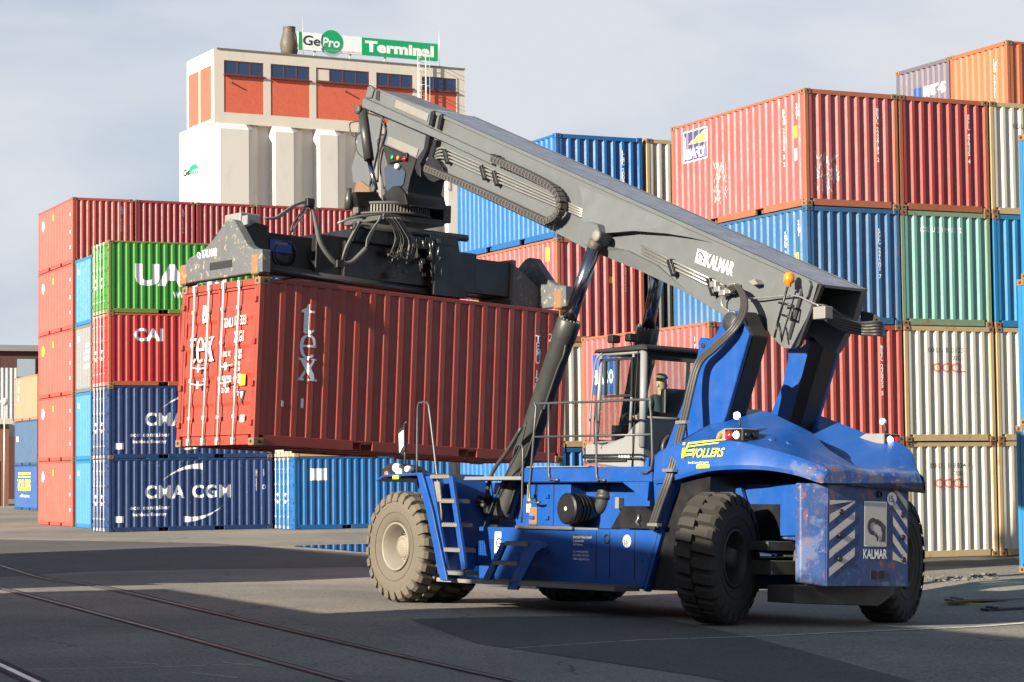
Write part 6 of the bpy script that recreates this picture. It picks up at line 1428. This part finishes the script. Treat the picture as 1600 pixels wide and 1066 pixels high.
# ================================================================== operator, seated in the cab and facing forward
def skinned(name, joints, edges, m, parent, sub=2):
    me = bpy.data.meshes.new(name); me.from_pydata([j[0] for j in joints], edges, []); o = bpy.data.objects.new(name, me); COL.objects.link(o)
    sk = o.modifiers.new('skin', 'SKIN'); sk.use_smooth_shade = True; sb = o.modifiers.new('sub', 'SUBSURF'); sb.levels = sub; sb.render_levels = sub
    for i, v in enumerate(me.skin_vertices[0].data): r = joints[i][1]; v.radius = r if isinstance(r, tuple) else (r, r); v.use_root = (i == 0)
    dg = bpy.context.evaluated_depsgraph_get(); dg.update(); m2 = bpy.data.meshes.new_from_object(o.evaluated_get(dg)); bpy.data.objects.remove(o)
    m2.materials.clear(); m2.materials.append(None); return inst(name, m2, m, parent)
op = thing('person', 'operator in a dark jacket and olive cap seated in the cab, seen from behind', 'person', (0, 0, 0)); op.matrix_world = MROOT @ Matrix.Translation((-3.68, .04, 2.50))
M_JKT = plain('dark_jacket', (.025, .035, .05), .8); M_SKIN = plain('skin', (.45, .27, .19), .6); M_CAP = plain('olive_cap', (.17, .16, .07), .9); M_TRS = plain('dark_trousers', (.03, .03, .035), .8)
J = [((0, 0, .05), (.13, .17)), ((.0, 0, .25), (.12, .16)), ((-.02, 0, .42), (.11, .19)), ((.0, 0, .52), (.07, .10)), ((.02, 0, .56), .06), ((.03, 0, .62), (.08, .072)), ((.035, 0, .71), (.095, .08)), ((.03, 0, .79), (.065, .06)),
     ((-.02, .19, .46), .06), ((.05, .27, .28), .05), ((.25, .24, .20), .042), ((.36, .20, .22), .034),
     ((-.02, -.19, .46), .06), ((.05, -.27, .28), .05), ((.25, -.24, .20), .042), ((.36, -.20, .22), .034),
     ((.12, .11, .02), .09), ((.45, .13, .04), .075), ((.50, .13, -.32), .055), ((.60, .13, -.38), .045), ((.12, -.11, .02), .09), ((.45, -.13, .04), .075), ((.50, -.13, -.32), .055), ((.60, -.13, -.38), .045)]
E_ = [(0, 1), (1, 2), (2, 3), (3, 4), (4, 5), (5, 6), (6, 7), (2, 8), (8, 9), (9, 10), (10, 11), (2, 12), (12, 13), (13, 14), (14, 15), (0, 16), (16, 17), (17, 18), (18, 19), (0, 20), (20, 21), (21, 22), (22, 23)]
body = skinned('body', J, E_, M_SKIN, op)
cl = [((x, y, z), tuple(q*1.12 for q in r) if isinstance(r, tuple) else r*1.2) for (x, y, z), r in J]
idx = [0, 1, 2, 3, 8, 9, 10, 12, 13, 14]; mp2 = {k: i for i, k in enumerate(idx)}
skinned('jacket', [cl[i] for i in idx], [(mp2[a], mp2[c]) for a, c in E_ if a in mp2 and c in mp2], M_JKT, op)
idx = [0, 16, 17, 18, 20, 21, 22]; mp2 = {k: i for i, k in enumerate(idx)}
skinned('trousers', [cl[i] for i in idx], [(mp2[a], mp2[c]) for a, c in E_ if a in mp2 and c in mp2], M_TRS, op)
skinned('cap', [((.03, 0, .735), (.108, .095)), ((.028, 0, .80), (.098, .086)), ((.02, 0, .835), (.045, .045))], [(0, 1), (1, 2)], M_CAP, op)
for s_ in (-1, 1):
    b = MB(); b.lathe([(0, -.008), (.022, -.006), (.026, 0), (.018, .008), (0, .006)], Matrix.Translation((.02, .084*s_, .66)) @ Matrix.Rotation(math.pi/2, 4, 'X'), 12); b.build('ear', M_SKIN, body)
    for k in range(5):
        a = .20*s_; x0 = .37; yy = a + (k-2)*.018*s_; b = MB()
        if k == 4: b.tube(smooth_path([(x0-.03, a-.03*s_, .22), (x0, a-.055*s_, .23), (x0+.03, a-.06*s_, .235)], 3), .009, 8, r2=.007)
        else: b.tube(smooth_path([(x0, yy, .225), (x0+.045, yy, .23), (x0+.065-.004*abs(k-1), yy, .205), (x0+.05, yy, .185)], 3), .0095, 8, r2=.007)
        b.build('thumb' if k == 4 else 'finger', M_SKIN, body)
